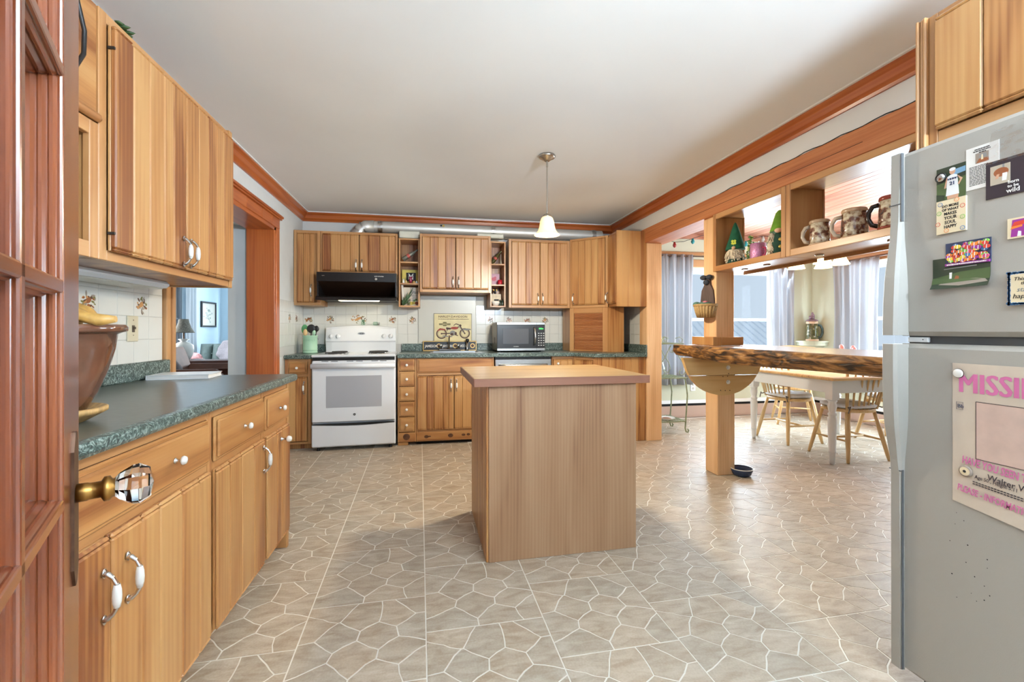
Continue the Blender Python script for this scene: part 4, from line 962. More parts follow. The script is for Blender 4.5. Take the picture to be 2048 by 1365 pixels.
# live-edge bar slab
t = thing('bar_counter', 'live-edge wooden bar slab with bark edge on the timber post', 'bar')
barkm, n, b, L = newmat('rough_bark'); N = n.nodes.new
tc = N('ShaderNodeTexCoord'); mp = N('ShaderNodeMapping'); mp.inputs['Scale'].default_value = (30, 7, 34); L(tc.outputs['Object'], mp.inputs[0])
vn = N('ShaderNodeTexNoise'); vn.inputs['Scale'].default_value = 1.0; vn.inputs['Detail'].default_value = 8; vn.inputs['Distortion'].default_value = 1.2; L(mp.outputs[0], vn.inputs['Vector'])
rr = N('ShaderNodeValToRGB'); e = rr.color_ramp.elements; e[0].position = .38; e[0].color = lin(46, 30, 18); e[1].position = .66; e[1].color = lin(178, 128, 70); x_ = e.new(.5); x_.color = lin(122, 80, 38)
L(vn.outputs['Fac'], rr.inputs[0]); L(rr.outputs[0], b.inputs['Base Color']); b.inputs['Roughness'].default_value = .55
bp = N('ShaderNodeBump'); bp.inputs['Strength'].default_value = .9; bp.inputs['Distance'].default_value = .012; L(vn.outputs['Fac'], bp.inputs['Height']); L(bp.outputs[0], b.inputs['Normal'])
def fx(y): return 1.935+.02*math.sin(y*2.3+.5)+.012*math.sin(y*6.1)
ys = [1.215+i*(3.34-1.215)/40 for i in range(41)]
MB().loft([[(fx(y)+.02, y, 1.031), (2.60, y, 1.031), (2.60, y, .94), (fx(y)+.055, y, .94)] for y in ys], sm=False).build('slab', wood('slab_top', (196, 164, 132), (176, 140, 106), (132, 98, 70), 'y', rough=.22, coat=.5), t)
ys2 = [1.215+i*(3.34-1.215)/130 for i in range(131)]
def bsec(y):
    out = []; thick = .094+.012*math.sin(y*3.1)
    for k in range(11):
        a = k/10; z = 1.031-thick*a; base = fx(y)+.028*(2*a-.9)**2*.6+.02*a
        nz = mnoise.noise(Vector((y*7, z*38, 3.1)))*.011+mnoise.noise(Vector((y*24, z*70, 1.1)))*.005
        out.append((base+nz-.004, y, z))
    return out+[(fx(y)+.07, y, 1.031-thick), (fx(y)+.07, y, 1.0312)]
MB().loft([bsec(y) for y in ys2], sm=True).build('bark_edge', barkm, t)
# half-round bracket
t = thing('bar_bracket', 'half-round pine bracket bolted to the post under the bar slab', 'bracket', (2.255, 3.085, 0))
a0 = [(.35*math.cos(a), .985+.345*math.sin(a)) for a in [PI+PI*.14+(PI*.72)*i/24 for i in range(25)]]
up = [p for p in a0]; zmid = .80
lowp = [(x, z) for x, z in a0 if z <= zmid]; xl = lowp[0][0]; xr = lowp[-1][0]
hi = [(x, z) for x, z in a0 if z > zmid]
MB().prism([(-.352, .937), (.352, .937)]+[(x, z) for x, z in reversed(hi) if x > 0]+[(xr+.012, zmid), (xl-.012, zmid)]+[(x, z) for x, z in reversed(hi) if x < 0], 0, .032, 'y').build('board', M['pine'], t)
MB().prism([(xl-.008, zmid-.0035), (xr+.008, zmid-.0035)]+lowp[::-1], 0, .032, 'y').build('board', M['pine'], t)
for z in (.858, .744): MB().lathe([(.018, 0), (.018, .003), (.010, .004), (.010, .010), (0, .010)], (.035, 0, z), 6, sm=False, axis=(0, -1, 0)).build('bolt', M['porc'], t)
hm = MB()
for x, z in ((.03, .79), (-.01, .788), (.01, .678), (.05, .678), (.04, .81), (.09, .80), (-.03, .68)): hm.prism(circ(x, z, .004, n=8), -.0006, .001, 'y')
hm.build('nail_hole', M['dark'], t)
# bowl
t = thing('pet_bowl', 'small dark blue bowl on the floor by the post', 'bowl', (2.42, 3.10, 0))
MB().lathe([(.0, .001), (.052, 0), (.068, .012), (.080, .042), (.084, .058), (.081, .060), (.073, .042), (.058, .014), (0, .008)], n=32).build('bowl', mat('navy_glaze', (44, 62, 92), .25), t)
MB().lathe([(.0835, .056), (.0855, .059), (.083, .062), (.0795, .060), (.0835, .056)], n=32, cap=False).build('rim', M['porc'], t)
# ------------------------------------------------------------------ fridge (local x = 1.195 - y)
FR = -PI/2
t = thing('refrigerator', 'white top-freezer refrigerator covered with magnets and notes', 'refrigerator', (1.5, 1.195, 0), FR)
MB().cbox(.02, .80, .075, .68, .03, 1.70, .008).build('body', M['fridge'], t)
MB().cbox(0.0, .80, .0, .07, 1.132, 1.722, .014).build('freezer_door', M['fridge'], t)
MB().cbox(0.0, .80, .0, .07, .055, 1.108, .014).build('fridge_door', M['fridge'], t)
MB().box(.03, .80, .02, .075, 1.105, 1.135).build('gasket', M['gasket'], t)
MB().box(.05, .78, .05, .075, .0, .056).build('kick_plate', M['gasket'], t)
def hsec(z, w, p, x0=-.006):
    c = min(.008, p*.4); return [(x0, .03, z), (x0, -p+c, z), (x0+c, -p, z), (x0+w-c, -p, z), (x0+w, -p+c, z), (x0+w, .002, z)]
# handles flare toward the gap between the doors
hz = [(1.722, .036, .012), (1.60, .036, .014), (1.50, .036, .016), (1.44, .038, .022), (1.38, .042, .032), (1.32, .046, .042), (1.24, .048, .048), (1.16, .048, .05), (1.134, .048, .05)]
MB().loft([hsec(z, w, p) for z, w, p in hz], sm=False).build('freezer_handle', M['fridgeh'], t)
hz = [(1.106, .048, .05), (1.0, .048, .05), (.90, .048, .048), (.84, .046, .042), (.78, .042, .03), (.73, .038, .02), (.68, .036, .014), (.4, .036, .012), (.056, .036, .012)]
MB().loft([hsec(z, w, p) for z, w, p in hz], sm=False).build('fridge_handle', M['fridgeh'], t)
MB().box(.0305, .0313, -.0122, -.004, .06, .70).build('handle_seam', M['gasket'], t)
MB().box(.0305, .0313, -.0142, -.004, 1.50, 1.72).build('handle_seam', M['gasket'], t)
MB().box(-.006, .03, -.0165, -.0148, 1.555, 1.558).box(-.006, .03, -.0155, -.0125, .695, .698).build('handle_joint', M['gasket'], t)
MB().lathe([(.006, 0), (.006, .004), (.002, .006)], (.075, .018, 1.121), 10, axis=(0, -1, 0)).build('hinge_pin', M['nickel'], t)
MB().cbox(.03, .09, .012, .03, 1.112, 1.128, .002).build('hinge', M['trimwhite'], t)
sk = MB(); r = random.Random(8)
for i in range(16): x = .17+r.uniform(-.02, .08); z = .47+r.uniform(-.1, .16); sk.prism(circ(x, z, .0016*r.uniform(.5, 1.2), n=6), -.0004, 0, 'y')
sk.build('scuff_mark', M['dark'], t)
# cabinet over the fridge
c = cabinet('wall_cabinet', 'wall cabinet with planked door above the refrigerator', (1.60, 1.168, 0), FR, .86, .60, 1.752, 2.172, (.026, .03, .03, .038))
door(c, .028, .45, 1.79, 2.15, 3, None, seed=41); door(c, .456, .83, 1.79, 2.15, 3, None, seed=42)
e_ = MB()
for i in range(3): MB().cbox(-.033+i*.011, -.0225+i*.011, -.012+(.004 if i == 1 else 0), .60, 1.73, 2.175, .0035).build('edge_moulding', M['frv'], c)
# ------------------------------------------------------------------ notes and magnets on the fridge
def onf(name, label, cat, y, z): return thing(name, label, cat, (1.4995, y, z), FR)
def flat(t, w, h, m, th=.0012, name='sheet', rot=0):
    return MB().box(0, w, -th, 0, 0, h).build(name, m, t)
def poly(t, name, shapes, mats, y=-.0016):
    mb = MB()
    for i, (pts, mi) in enumerate(shapes): mb.prism(pts, y-.00006*i, y+.0004, 'y', mi)
    return mb.build(name, mats, t)
F = {k: mat('print2_'+k, c, .5) for k, c in dict(sky=(120, 160, 190), green=(74, 92, 52), dkgreen=(44, 56, 38), skin=(206, 158, 128), white=(236, 236, 236), navy=(40, 52, 84), cream=(232, 214, 178), dkplum=(48, 36, 44), tan=(186, 172, 152), rust=(150, 84, 48), red=(206, 62, 44), orange=(230, 128, 50), yellow=(232, 200, 70), pink=(214, 80, 120), blue=(70, 120, 170), purple=(150, 50, 140), lime=(120, 180, 70), grey=(140, 140, 140), stonep=(150, 136, 124)).items()}
# photo of a player
t = onf('photograph', 'small photo of a person in a white number 21 sports uniform on the freezer door', 'photo', 1.072, 1.536)
flat(t, .073, .096, F['green'])
poly(t, 'print', [([(0, .05), (.073, .058), (.073, .096), (0, .096)], 0), ([(.04, .066), (.073, .07), (.073, .085), (.04, .082)], 1), ([(.028, .0), (.055, .0), (.056, .012), (.027, .012)], 3), ([(.024, .01), (.057, .01), (.055, .036), (.027, .036)], 2), ([(.026, .034), (.055, .034), (.053, .066), (.045, .07), (.037, .07), (.028, .066)], 2),
    ([(.02, .034), (.024, .034), (.029, .064), (.026, .064)], 3), ([(.053, .064), (.056, .062), (.066, .052), (.057, .036), (.054, .038), (.06, .05)], 3), (circ(.041, .079, .0075, .009, 12), 3), (circ(.041, .085, .008, .005, 12), 2), ([(.0, .0), (.02, .0), (.02, .014), (0, .02)], 4)], [F['dkgreen'], F['sky'], F['white'], F['skin'], F['dkgreen']])
dashes(t, .029, .053, .055, .006, -.0026, F['navy'], 9); text('21', .014, t, F['navy'], (.041, -.0022, .040), align='CENTER', bold=.0004)
t = onf('magnet', 'round silver starburst magnet on the player photo', 'magnet', 1.072, 1.605)
MB().lathe([(.0, .008), (.008, .0075), (.012, .004), (.0125, .001)], (.012, 0, 0), 12, sm=False, axis=(0, -1, 0)).build('stone', M['chrome'], t)
MB().lathe([(.0125, .001), (.0145, .002), (.0145, .005), (.0122, .005), (.0125, .001)], (.012, 0, 0), 24, axis=(0, -1, 0), cap=False).build('ring', M['black'], t)
t = onf('magnet', 'cream square magnet reading do more of what makes your soul happy', 'magnet', 1.070, 1.436)
flat(t, .074, .098, F['cream'], .005)
for i, (s, z, q) in enumerate((('DO MORE', .0765, .0108), ('OF WHAT', .0655, .0108), ('MAKES', .0535, .0122), ('YOUR', .0405, .0135), ('SOUL', .0275, .0135), ('HAPPY', .015, .0125))):
    text(s, q, t, M['ink'], (.036, -.0052, z), align='CENTER', bold=.0002, sx=.86)
for x, z, m in ((.010, .088, 'blue'), (.052, .093, 'orange'), (.066, .072, 'red'), (.007, .062, 'lime'), (.066, .040, 'lime'), (.004, .030, 'red'), (.026, .008, 'orange'), (.066, .008, 'blue')):
    MB().prism(circ(x, z, .0062, n=14), -.0054, -.005, 'y', 0).prism(circ(x, z, .0048, n=14), -.0056, -.005, 'y', 1).prism(circ(x-.0016, z+.0012, .0008, n=6), -.0058, -.005, 'y', 0).prism(circ(x+.0016, z+.0012, .0008, n=6), -.0058, -.005, 'y', 0).prism([(x-.0028, z-.001), (x, z-.0026), (x+.0028, z-.001), (x, z-.0034)], -.0058, -.005, 'y', 0).build('smiley', [F[m], F['cream']], t)
t = onf('newspaper_clipping', 'white printed clipping with a small photo behind the dark card', 'paper', .998, 1.545)
flat(t, .074, .118, M['paper'])
poly(t, 'print', [([(.022, .07), (.052, .07), (.052, .098), (.022, .098)], 0), ([(.024, .071), (.052, .071), (.052, .08), (.03, .082)], 1), ([(.03, .084), (.048, .084), (.046, .094), (.032, .094)], 2), ([(.035, .078), (.04, .078), (.039, .092), (.036, .092)], 3)], [F['stonep'], F['rust'], F['grey'], F['cream']])
ln = MB()
for k in range(13):
    z = .062-k*.0042; x = .008
    while x < .050:
        w = random.uniform(.003, .009); ln.box(x, min(x+w, .051), -.0017, -.001, z, z+.0016); x += w+.0014
for k, (a, b_) in enumerate(((.020, .054), (.017, .056), (.03, .046))):
    x = a
    while x < b_: w = random.uniform(.004, .008); ln.box(x, min(x+w, b_), -.0017, -.001, .108-k*.0048, .1104-k*.0048); x += w+.001
o = ln.build('print_lines', M['ink'], t); o['kind'] = 'stuff'
t = onf('greeting_card', 'dark plum card reading born to be wild on the freezer door', 'card', .952, 1.507)
flat(t, .092, .10, F['dkplum'], .0022)
poly(t, 'print', [([(.010, .035), (.052, .035), (.052, .086), (.010, .086)], 0), ([(.036, .06), (.040, .06), (.040, .086), (.036, .086)], 4), (circ(.033, .066, .016, .012, 16), 1), ([(.02, .05), (.027, .05), (.03, .062), (.024, .062)], 2), ([(.035, .042), (.044, .042), (.046, .062), (.036, .062)], 3)], [F['tan'], F['rust'], F['skin'], F['white'], F['grey']], -.0026)
text('born', .0115, t, M['paper'], (.0585, -.0032, .0300), align='CENTER', bold=.0002); text('to be', .0105, t, M['paper'], (.058, -.0032, .0195), align='CENTER', bold=.0002); text('wild', .0165, t, M['paper'], (.058, -.0032, .0060), align='CENTER', bold=.0002)
# plastic bag
t = onf('plastic_bag', 'clear crinkled plastic bag pinned at the top of the freezer door', 'bag', .95, 1.60)
plm = glassm('clear_plastic', refl=.16)
MB().grid(lambda u, v: (u*.16+.012*v*(1-u), -.004-.006*abs(mnoise.noise(Vector((u*9, v*6, 2)))), v*(.085+.02*u)), 24, 14).build('film', plm, t)
t = onf('magnet', 'square red and purple souvenir magnet with cream edge', 'magnet', .905, 1.390)
flat(t, .055, .053, F['cream'], .004)
poly(t, 'print', [([(.007, .004), (.055, .004), (.055, .048), (.010, .048)], 0), ([(.008, .03), (.055, .036), (.055, .046), (.014, .042)], 1), ([(.006, .024), (.03, .028), (.03, .033), (.01, .031)], 2), ([(.02, .004), (.028, .004), (.028, .016), (.022, .018)], 3)], [F['purple'], F['red'], F['orange'], F['white']], -.0045)
t = onf('postcard', 'colourful postcard of many bright fish on the freezer door', 'postcard', 1.048, 1.337)
flat(t, .107, .068, F['navy'], .002)
r = random.Random(4); sh = []
cols = ['red', 'orange', 'yellow', 'lime', 'blue', 'pink', 'purple', 'white']
for j in range(9):
    for i in range(11):
        x = r.uniform(.006, .1); z = r.uniform(.013, .06); ci = r.choice([0, 0, 1, 1, 2, 3, 4, 5, 6]); a = r.uniform(.0055, .0085)
        sh.append((circ(min(max(x, .007), .1), min(max(z, .0115), .0615), a, a*.75, 10), ci)); sh.append(([(x-.001, z-a*.7), (x+.0012, z-a*.7), (x+.0018, z+a*.7), (x, z+a*.7)], 7))
sh.append(([(0, 0), (.107, 0), (.107, .008), (0, .008)], 6))
mb_ = MB()
for i_, (p_, mi_) in enumerate(sh): mb_.prism([(min(max(a_, .001), .106), min(max(b_, .001), .067)) for a_, b_ in p_], -.0022-.00002*i_, -.0018, 'y', mi_)
mb_.build('print', [F[c_] for c_ in cols], t)
dashes(t, .006, .10, .0022, .0042, -.0068, M['paper'], 10)
t = onf('photograph', 'curled dark photo of a garden pond under the fish postcard', 'photo', 1.082, 1.273)
cv = lambda x, z: -.0016-.016*max(0, (.035-z)/.035)**2*(.4+abs(x-.07)*5)
MB().grid(lambda u, v: (u*.14, cv(u*.14, v*.09), v*.09), 14, 10).build('sheet', F['dkgreen'], t)
def cp(pts, off): return [(x, cv(x, z)-off, z) for x, z in pts]
pm_ = MB()
for off, pts, mi in ((.0006, [(.0, .014), (.14, .02), (.14, .05), (.07, .046), (.0, .032)], 0), (.0009, [(.018, .012), (.07, .006), (.138, .012), (.13, .02), (.07, .03), (.045, .026)], 1), (.0012, [(.044, .028), (.05, .028), (.051, .046), (.044, .046)], 2), (.0012, [(.056, .024), (.068, .024), (.068, .034), (.06, .036)], 3), (.0012, [(.03, .056), (.11, .058), (.11, .061), (.03, .058)], 4)):
    pm_.add(cp(pts, off), [tuple(range(len(pts)))], mi)
pm_.build('print', [F['green'], F['stonep'], F['white'], F['rust'], F['grey']], t)
t = onf('magnet', 'cream square block magnet with blue floral edge and stay happy lettering', 'magnet', .903, 1.216)
flat(t, .085, .086, F['cream'], .007)
b4 = MB()
for i in range(30):
    a = i/30
    for x, z in ((.085*a, .083), (.085*a, .003), (.003, .086*a)): b4.prism(circ(x+.0006*math.sin(i*5), z+.001*math.cos(i*3), .0032, n=7), -.0074, -.007, 'y')
b4.build('floral_border', F['blue'], t)
for s, z, q, x in (('This is', .063, .013, .012), ('the', .052, .012, .026), ('stay', .034, .017, .018), ('happy', .017, .017, .010)): text(s, q, t, M['ink'] if s != 'stay' else F['grey'], (x, -.0072, z), shear=.25)
# faded poster
t = onf('poster', 'faded beige and pink missing-person poster on the lower fridge door', 'poster', 1.031, .655)
pb = mat('faded_poster_paper', (206, 190, 172), .75, var=.06, vs=14)
sh_ = lambda x: -.0012-.004*max(0, math.sin(x*9))*.4
MB().grid(lambda u, v: (u*.27, -.0014-.012*max(0, (.12-v))**1*u*4-.0016*abs(v-.6 if False else 0), .40*v-.03*u*(1-v)*1.1), 18, 14).build('sheet', pb, t)
pk = mat('faded_pink_ink', (206, 110, 158), .7)
yy = -.0022
for k_ in range(4): text('MISSING', .078, t, pk, (.012+k_*.0014, yy-.00002*k_, .318), sx=.80, ext=.0002)
MB().box(.057, .25, yy, yy+.0005, .135, .295).build('faded_portrait_box', mat('faded_pink_wash', (204, 176, 162), .8, var=.1, vs=18), t)
fr_ = MB().box(.056, .25, yy-.0004, yy, .294, .2955).box(.056, .25, yy-.0004, yy, .1345, .136).box(.056, .0573, yy-.0004, yy, .135, .295)
fr_.build('portrait_outline', F['dkplum'], t)
tl = math.radians(5.0)
text('HAVE YOU SEEN THIS', .030, t, pk, (.024, yy-.001, .116), (PI/2, tl, 0), bold=.0006, sx=.56, ext=.0002)
text('Walter Wh', .024, t, F['dkplum'], (.082, yy-.001, .085), (PI/2, tl, 0), sx=.85, ext=.0002)
text('Age 50 , Height 5.11', .014, t, F['dkplum'], (.054, yy-.0012, .081), (PI/2, tl, 0), sx=.8, ext=.0002)
ln = MB()
for k in range(2):
    for i in range(24): ln.box(.05+i*.0068, .05+i*.0068+.005, yy-.0016, yy-.001, .069-k*.006-i*.0006, .0716-k*.006-i*.0006)
ln.build('fine_print', F['dkplum'], t)
text('PLEASE - INFORMATION', .026, t, pk, (.014, yy-.003, .036), (PI/2, tl*1.25, 0), bold=.0006, sx=.60, ext=.0002)
b3 = MB().box(.010, .026, yy-.0004, yy, .267, .2675).box(.010, .026, yy-.0004, yy, .288, .2885).box(.010, .0105, yy-.0004, yy, .267, .2885).box(.026, .0265, yy-.0004, yy, .267, .2885); b3.build('stamp_box', F['navy'], t)
text('Bb', .015, t, F['navy'], (.0125, yy-.0003, .272), ext=.0002)
t = onf('magnet', 'round white magnet holding the top corner of the faded poster', 'magnet', 1.014, 1.026)
MB().lathe([(.0115, 0), (.0125, .002), (.0125, .006), (.010, .008), (0, .008)], (0, -.002, 0), 24, axis=(0, -1, 0)).build('disc', M['porc'], t)
MB().lathe([(.0125, .001), (.0136, .002), (.0136, .004), (.0125, .004)], (0, -.002, 0), 24, axis=(0, -1, 0)).build('rim', M['bronze'], t)
t = onf('magnet', 'round dark ringed magnet low on the faded poster', 'magnet', .997, .749)
MB().lathe([(.016, 0), (.016, .003), (.012, .005), (.008, .004), (.004, .006), (0, .006)], (0, -.003, 0), 24, mi=[0, 0, 1, 1, 2], axis=(0, -1, 0)).build('disc', [F['stonep'], F['cream'], M['dark']], t)
# ================================================================== DINING AREA
# table
t = thing('dining_table', 'white-legged dining table with pale wood top beyond the bar', 'table', (3.31, 3.14, 0))
TW, TD = 1.2, 1.08
MB().cbox(0, TW, 0, TD, .722, .75, .008).build('tabletop', M['pine'], t)
MB().cbox(.06, TW-.06, .05, .075, .61, .722, .003).build('apron', M['trimwhite'], t)
MB().cbox(.06, TW-.06, TD-.075, TD-.05, .61, .722, .003).build('apron', M['trimwhite'], t)
MB().cbox(.05, .075, .075, TD-.075, .61, .722, .003).build('apron', M['trimwhite'], t)
MB().cbox(TW-.075, TW-.05, .075, TD-.075, .61, .722, .003).build('apron', M['trimwhite'], t)
lp = [(.017, 0), (.022, .05), (.024, .10), (.029, .105), (.029, .112), (.026, .118), (.031, .25), (.034, .38), (.034, .40), (.026, .41), (.033, .425), (.033, .435), (.024, .445), (.027, .46), (.036, .50), (.027, .53), (.036, .54), (.036, .55), (.026, .56)]
lm = MB().lathe(lp, n=16).cbox(-.037, .037, -.037, .037, .555, .722, .003).mesh('leg', M['trimwhite'], True)
for x, y in ((.075, .075), (TW-.075, .075), (.075, TD-.075), (TW-.075, TD-.075)): put('leg', lm, t, (x, y, 0))
# windsor chairs
def chair(label, loc, rz):
    t = thing('dining_chair', label, 'chair', loc, rz, 'spindle-back dining chairs'); m = M['chair']
    pl = [(.205*math.cos(a)*(1+.06*math.cos(2*a)), .20*math.sin(a)) for a in [2*PI*i/28 for i in range(28)]]
    MB().loft([[(x*.93, y*.93, .425) for x, y in pl], [(x, y, .432) for x, y in pl], [(x, y, .448) for x, y in pl], [(x*.96, y*.96, .456) for x, y in pl]], sm=False).build('seat', m, t)
    bots = {}
    for sx in (-1, 1):
        for sy in (-1, 1):
            tp = Vector((sx*.135, sy*.13, .43)); bt = Vector((sx*.215, sy*.20, 0)); bots[(sx, sy)] = (tp, bt)
            MB().tube([bt, bt.lerp(tp, .12), bt.lerp(tp, .55), tp], [.012, .0155, .0185, .014], 10).build('leg', m, t)
    def at(k, f): return bots[k][1].lerp(bots[k][0], f)
    for sx in (-1, 1):
        a, b = at((sx, -1), .42), at((sx, 1), .42); MB().tube([a, a.lerp(b, .5), b], [.008, .011, .008], 8).build('stretcher', m, t)
    a = at((-1, -1), .42).lerp(at((-1, 1), .42), .5); b = at((1, -1), .42).lerp(at((1, 1), .42), .5); MB().tube([a, a.lerp(b, .5), b], [.008, .011, .008], 8).build('stretcher', m, t)
    tops = []
    n = 8
    for i in range(n):
        u = i/(n-1)*2-1; b0 = Vector((u*.155, -.165+.03*u*u, .45)); tp = Vector((u*.235, -.265+.05*u*u, .90)); w = 1.6 if i in (0, n-1) else 1
        MB().tube([b0, b0.lerp(tp, .3), b0.lerp(tp, .7), tp], [.007*w, .0085*w, .0075*w, .006*w], 8).build('spindle', m, t); tops.append(tp)
    rl = [Vector((u*.265, -.265+.05*u*u, .0)) for u in [k/10*2-1 for k in range(11)]]
    MB().loft([[(p.x, p.y-.011, .885), (p.x, p.y+.011, .885), (p.x, p.y+.010, .955-.02*abs(k-5)/5), (p.x, p.y-.010, .955-.02*abs(k-5)/5)] for k, p in enumerate(rl)], sm=False).build('top_rail', m, t)
    return t
cf = fab('grey_cushion', (228, 228, 234), .04)
def cushion(label, loc, rz):
    t = thing('seat_cushion', label, 'cushion', loc, rz, 'grey seat cushions')
    pl = [(.195*math.copysign(abs(math.cos(a))**.7, math.cos(a)), .185*math.copysign(abs(math.sin(a))**.7, math.sin(a))) for a in [2*PI*i/32 for i in range(32)]]
    MB().loft([[(x*s, y*s, z+.006*math.sin(x*18)*(1 if z > .02 else 0)) for x, y in pl] for s, z in ((.85, 0), (.97, .010), (1.0, .022), (.96, .036), (.8, .044), (.45, .047), (.05, .047))]).build('pad', cf, t)
    for sx in (-1, 1): MB().tube([(sx*.16, -.15, .02), (sx*.175, -.168, .012), (sx*.185, -.175, .02), (sx*.17, -.182, .03), (sx*.19, -.18, -.03)], .005, 6).build('tie', mat('tie_brown', (120, 108, 100), .9) if 'tie_brown' not in bpy.data.materials else bpy.data.materials['tie_brown'], t)
    return t
for lc, lab, lab2 in (((3.745, 3.40, 0, 0.0), 'spindle-back chair nearest the refrigerator with its back to the kitchen', 'grey cushion on the chair nearest the refrigerator'),
               ((3.70, 4.03, 0, -PI/2), 'spindle-back chair pushed under the table side facing the post', 'grey cushion on the chair on the post side of the table'),
               ((4.45, 4.75, 0, PI*.82), 'spindle-back chair at the far end of the table by the corner shelf', 'grey cushion on the chair at the far end of the table'),
               ((4.66, 3.75, 0, PI/2), 'spindle-back chair on the window side of the table behind the nearest chair', 'grey cushion on the chair on the window side of the table')):
    chair(lab, lc[:3], lc[3]); cushion(lab2, (lc[0], lc[1], .4565), lc[3])
# curtains
def curtain(label, x0, x1, z0, z1, loc, rz, waves, taper=0.0, seed=0, group='grey dining curtains'):
    t = thing('curtain', label, 'curtain', loc, rz, group)
    def fn(u, v):
        c = (x0+x1)/2; w = (x1-x0)*(1-taper*math.sin(PI*min(1, (1-v)*1.0))*.6)
        amp = .022+.014*(1-v)
        return (c+(u-.5)*w, amp*math.sin(u*waves*2*PI+seed+1.2*math.sin(v*2+seed))+.008*math.sin(u*waves*5.3*PI+seed), z0+(z1-z0)*v)
    o = MB().grid(fn, 90, 20).build('panel', M['curt'], t); md = o.modifiers.new('solid', 'SOLIDIFY'); md.thickness = .003
    return t
curtain('grey curtain at the left of the dining window beside the plant stand', -.24, .24, .44, 2.14, (3.16, 5.25, 0), 0, 4, .1, .5)
curtain('grey curtain at the right of the back dining window by the corner', -.21, .21, .44, 2.0, (4.72, 5.25, 0), 0, 4, .0, 1.9)
curtain('grey curtain on the right dining wall nearest the corner shelf', -.31, .31, .44, 2.02, (5.2, 4.64, 0), -PI/2, 5, .15, 3.0)
def rod(label, p0, p1):
    t = thing('curtain_rod', label, 'curtain rod'); MB().cyl(p0, p1, .009, n=10).build('rod', M['bronze'], t)
    d = (Vector(p0)-Vector(p1)).normalized(); c0 = Vector(p0)+d*.02
    MB().ell(c0, .026).build('finial', mat('dark_red_finial', (120, 40, 34), .3) if 'dark_red_finial' not in bpy.data.materials else bpy.data.materials['dark_red_finial'], t)
rod('dark curtain rod with red finial on the back dining wall', (2.90, 5.25, 2.12), (5.0, 5.25, 2.12)); rod('dark curtain rod on the right dining wall', (5.2, 5.05, 2.03), (5.2, 2.7, 2.03))
# baseboard heaters
hp = [(0, 0), (.055, 0), (.06, .03), (.06, .155), (.045, .165), (.045, .185), (.06, .19), (.06, .205), (.03, .215), (0, .215)]
tan = mat('tan_heater_enamel', (196, 168, 152), .4); 
def heater(label, loc, rz, ln):
    t = thing('baseboard_heater', label, 'heater', loc, rz)
    MB().prism([(-y, z) for y, z in [(0, .005), (.052, .005), (.058, .03), (.058, .155), (0, .155)]], 0, ln, 'x').build('panel', tan, t)
    MB().box(0, ln, -.04, 0, .155, .188).build('slot', M['dark'], t)
    MB().prism([(-y, z) for y, z in [(0, .188), (.06, .188), (.06, .203), (.03, .225), (0, .225)]], 0, ln, 'x').build('cover', M['trimwhite'], t)
heater('tan baseboard heater under the back dining window', (2.43, DY, 0), 0, 2.78); heater('tan baseboard heater along the right dining wall', (DX, DY-.07, 0), -PI/2, 5.0)
# outlet on dining wall
t = thing('wall_outlet', 'white outlet on the cream wall under the dining window', 'outlet', (3.43, DY, .40))
MB().cbox(-.036, .036, -.006, 0, -.058, .058, .003).build('plate', M['trimwhite'], t)
for z in (-.024, .024): MB().prism(circ(0, z, .015, .016, 14), -.008, -.005, 'y').build('socket', M['panelw'], t)
# corner shelf + stein
t = thing('corner_shelf', 'small cream corner shelf with rounded front in the dining corner', 'shelf', (DX, DY, 0))
pl = [(0, 0)]+[(-.27*math.cos(a), -.27*math.sin(a)) for a in [PI/2*i/12 for i in range(13)]]
MB().prism(pl, .985, 1.003, 'z').build('board', M['cream'], t)
MB().prism([(0, 0)]+[(-.25*math.cos(a), -.25*math.sin(a)) for a in [PI/2*i/12 for i in range(13)]], .94, .985, 'z').build('apron', M['cream'], t)
MB().loft([[(0-.001, -.001, .80), (-.02, 0-.001, .80), (0-.001, -.02, .80)], [(0-.001, -.001, .94), (-.22, -.001, .94), (-.001, -.22, .94)]], sm=False).build('bracket', M['cream'], t)
def stein(label, loc, rz, r, h, bodym, bandm, lid=True, sc=1.0, cat='stein', taper=.9):
    t = thing('beer_stein', label, cat, loc, rz)
    MB().lathe([(r*.98, 0), (r*1.06, .004), (r*1.06, h*.06), (r, h*.09)], n=28).build('foot', bandm, t)
    MB().lathe([(r, h*.085), (r*1.0, h*.3), (r*(1+taper)/2, h*.6), (r*taper, h*.88)], n=28).build('body', bodym, t)
    MB().lathe([(r*taper, h*.87), (r*taper*1.05, h*.89), (r*taper*1.05, h*.96), (r*taper*.98, h), (r*taper*.9, h), (r*taper*.88, h*.6), (0, h*.58)], n=28).build('rim', bandm, t)
    pts = [(r*.98, 0, h*.16), (r*1.45, 0, h*.22), (r*1.72, 0, h*.42), (r*1.68, 0, h*.62), (r*1.4, 0, h*.78), (r*taper, 0, h*.80)]
    MB().tube(pts, [.012*sc, .011*sc, .011*sc, .011*sc, .012*sc, .013*sc], 8).build('handle', M['steinh'] if 'steinh' in M else bandm, t)
    return t
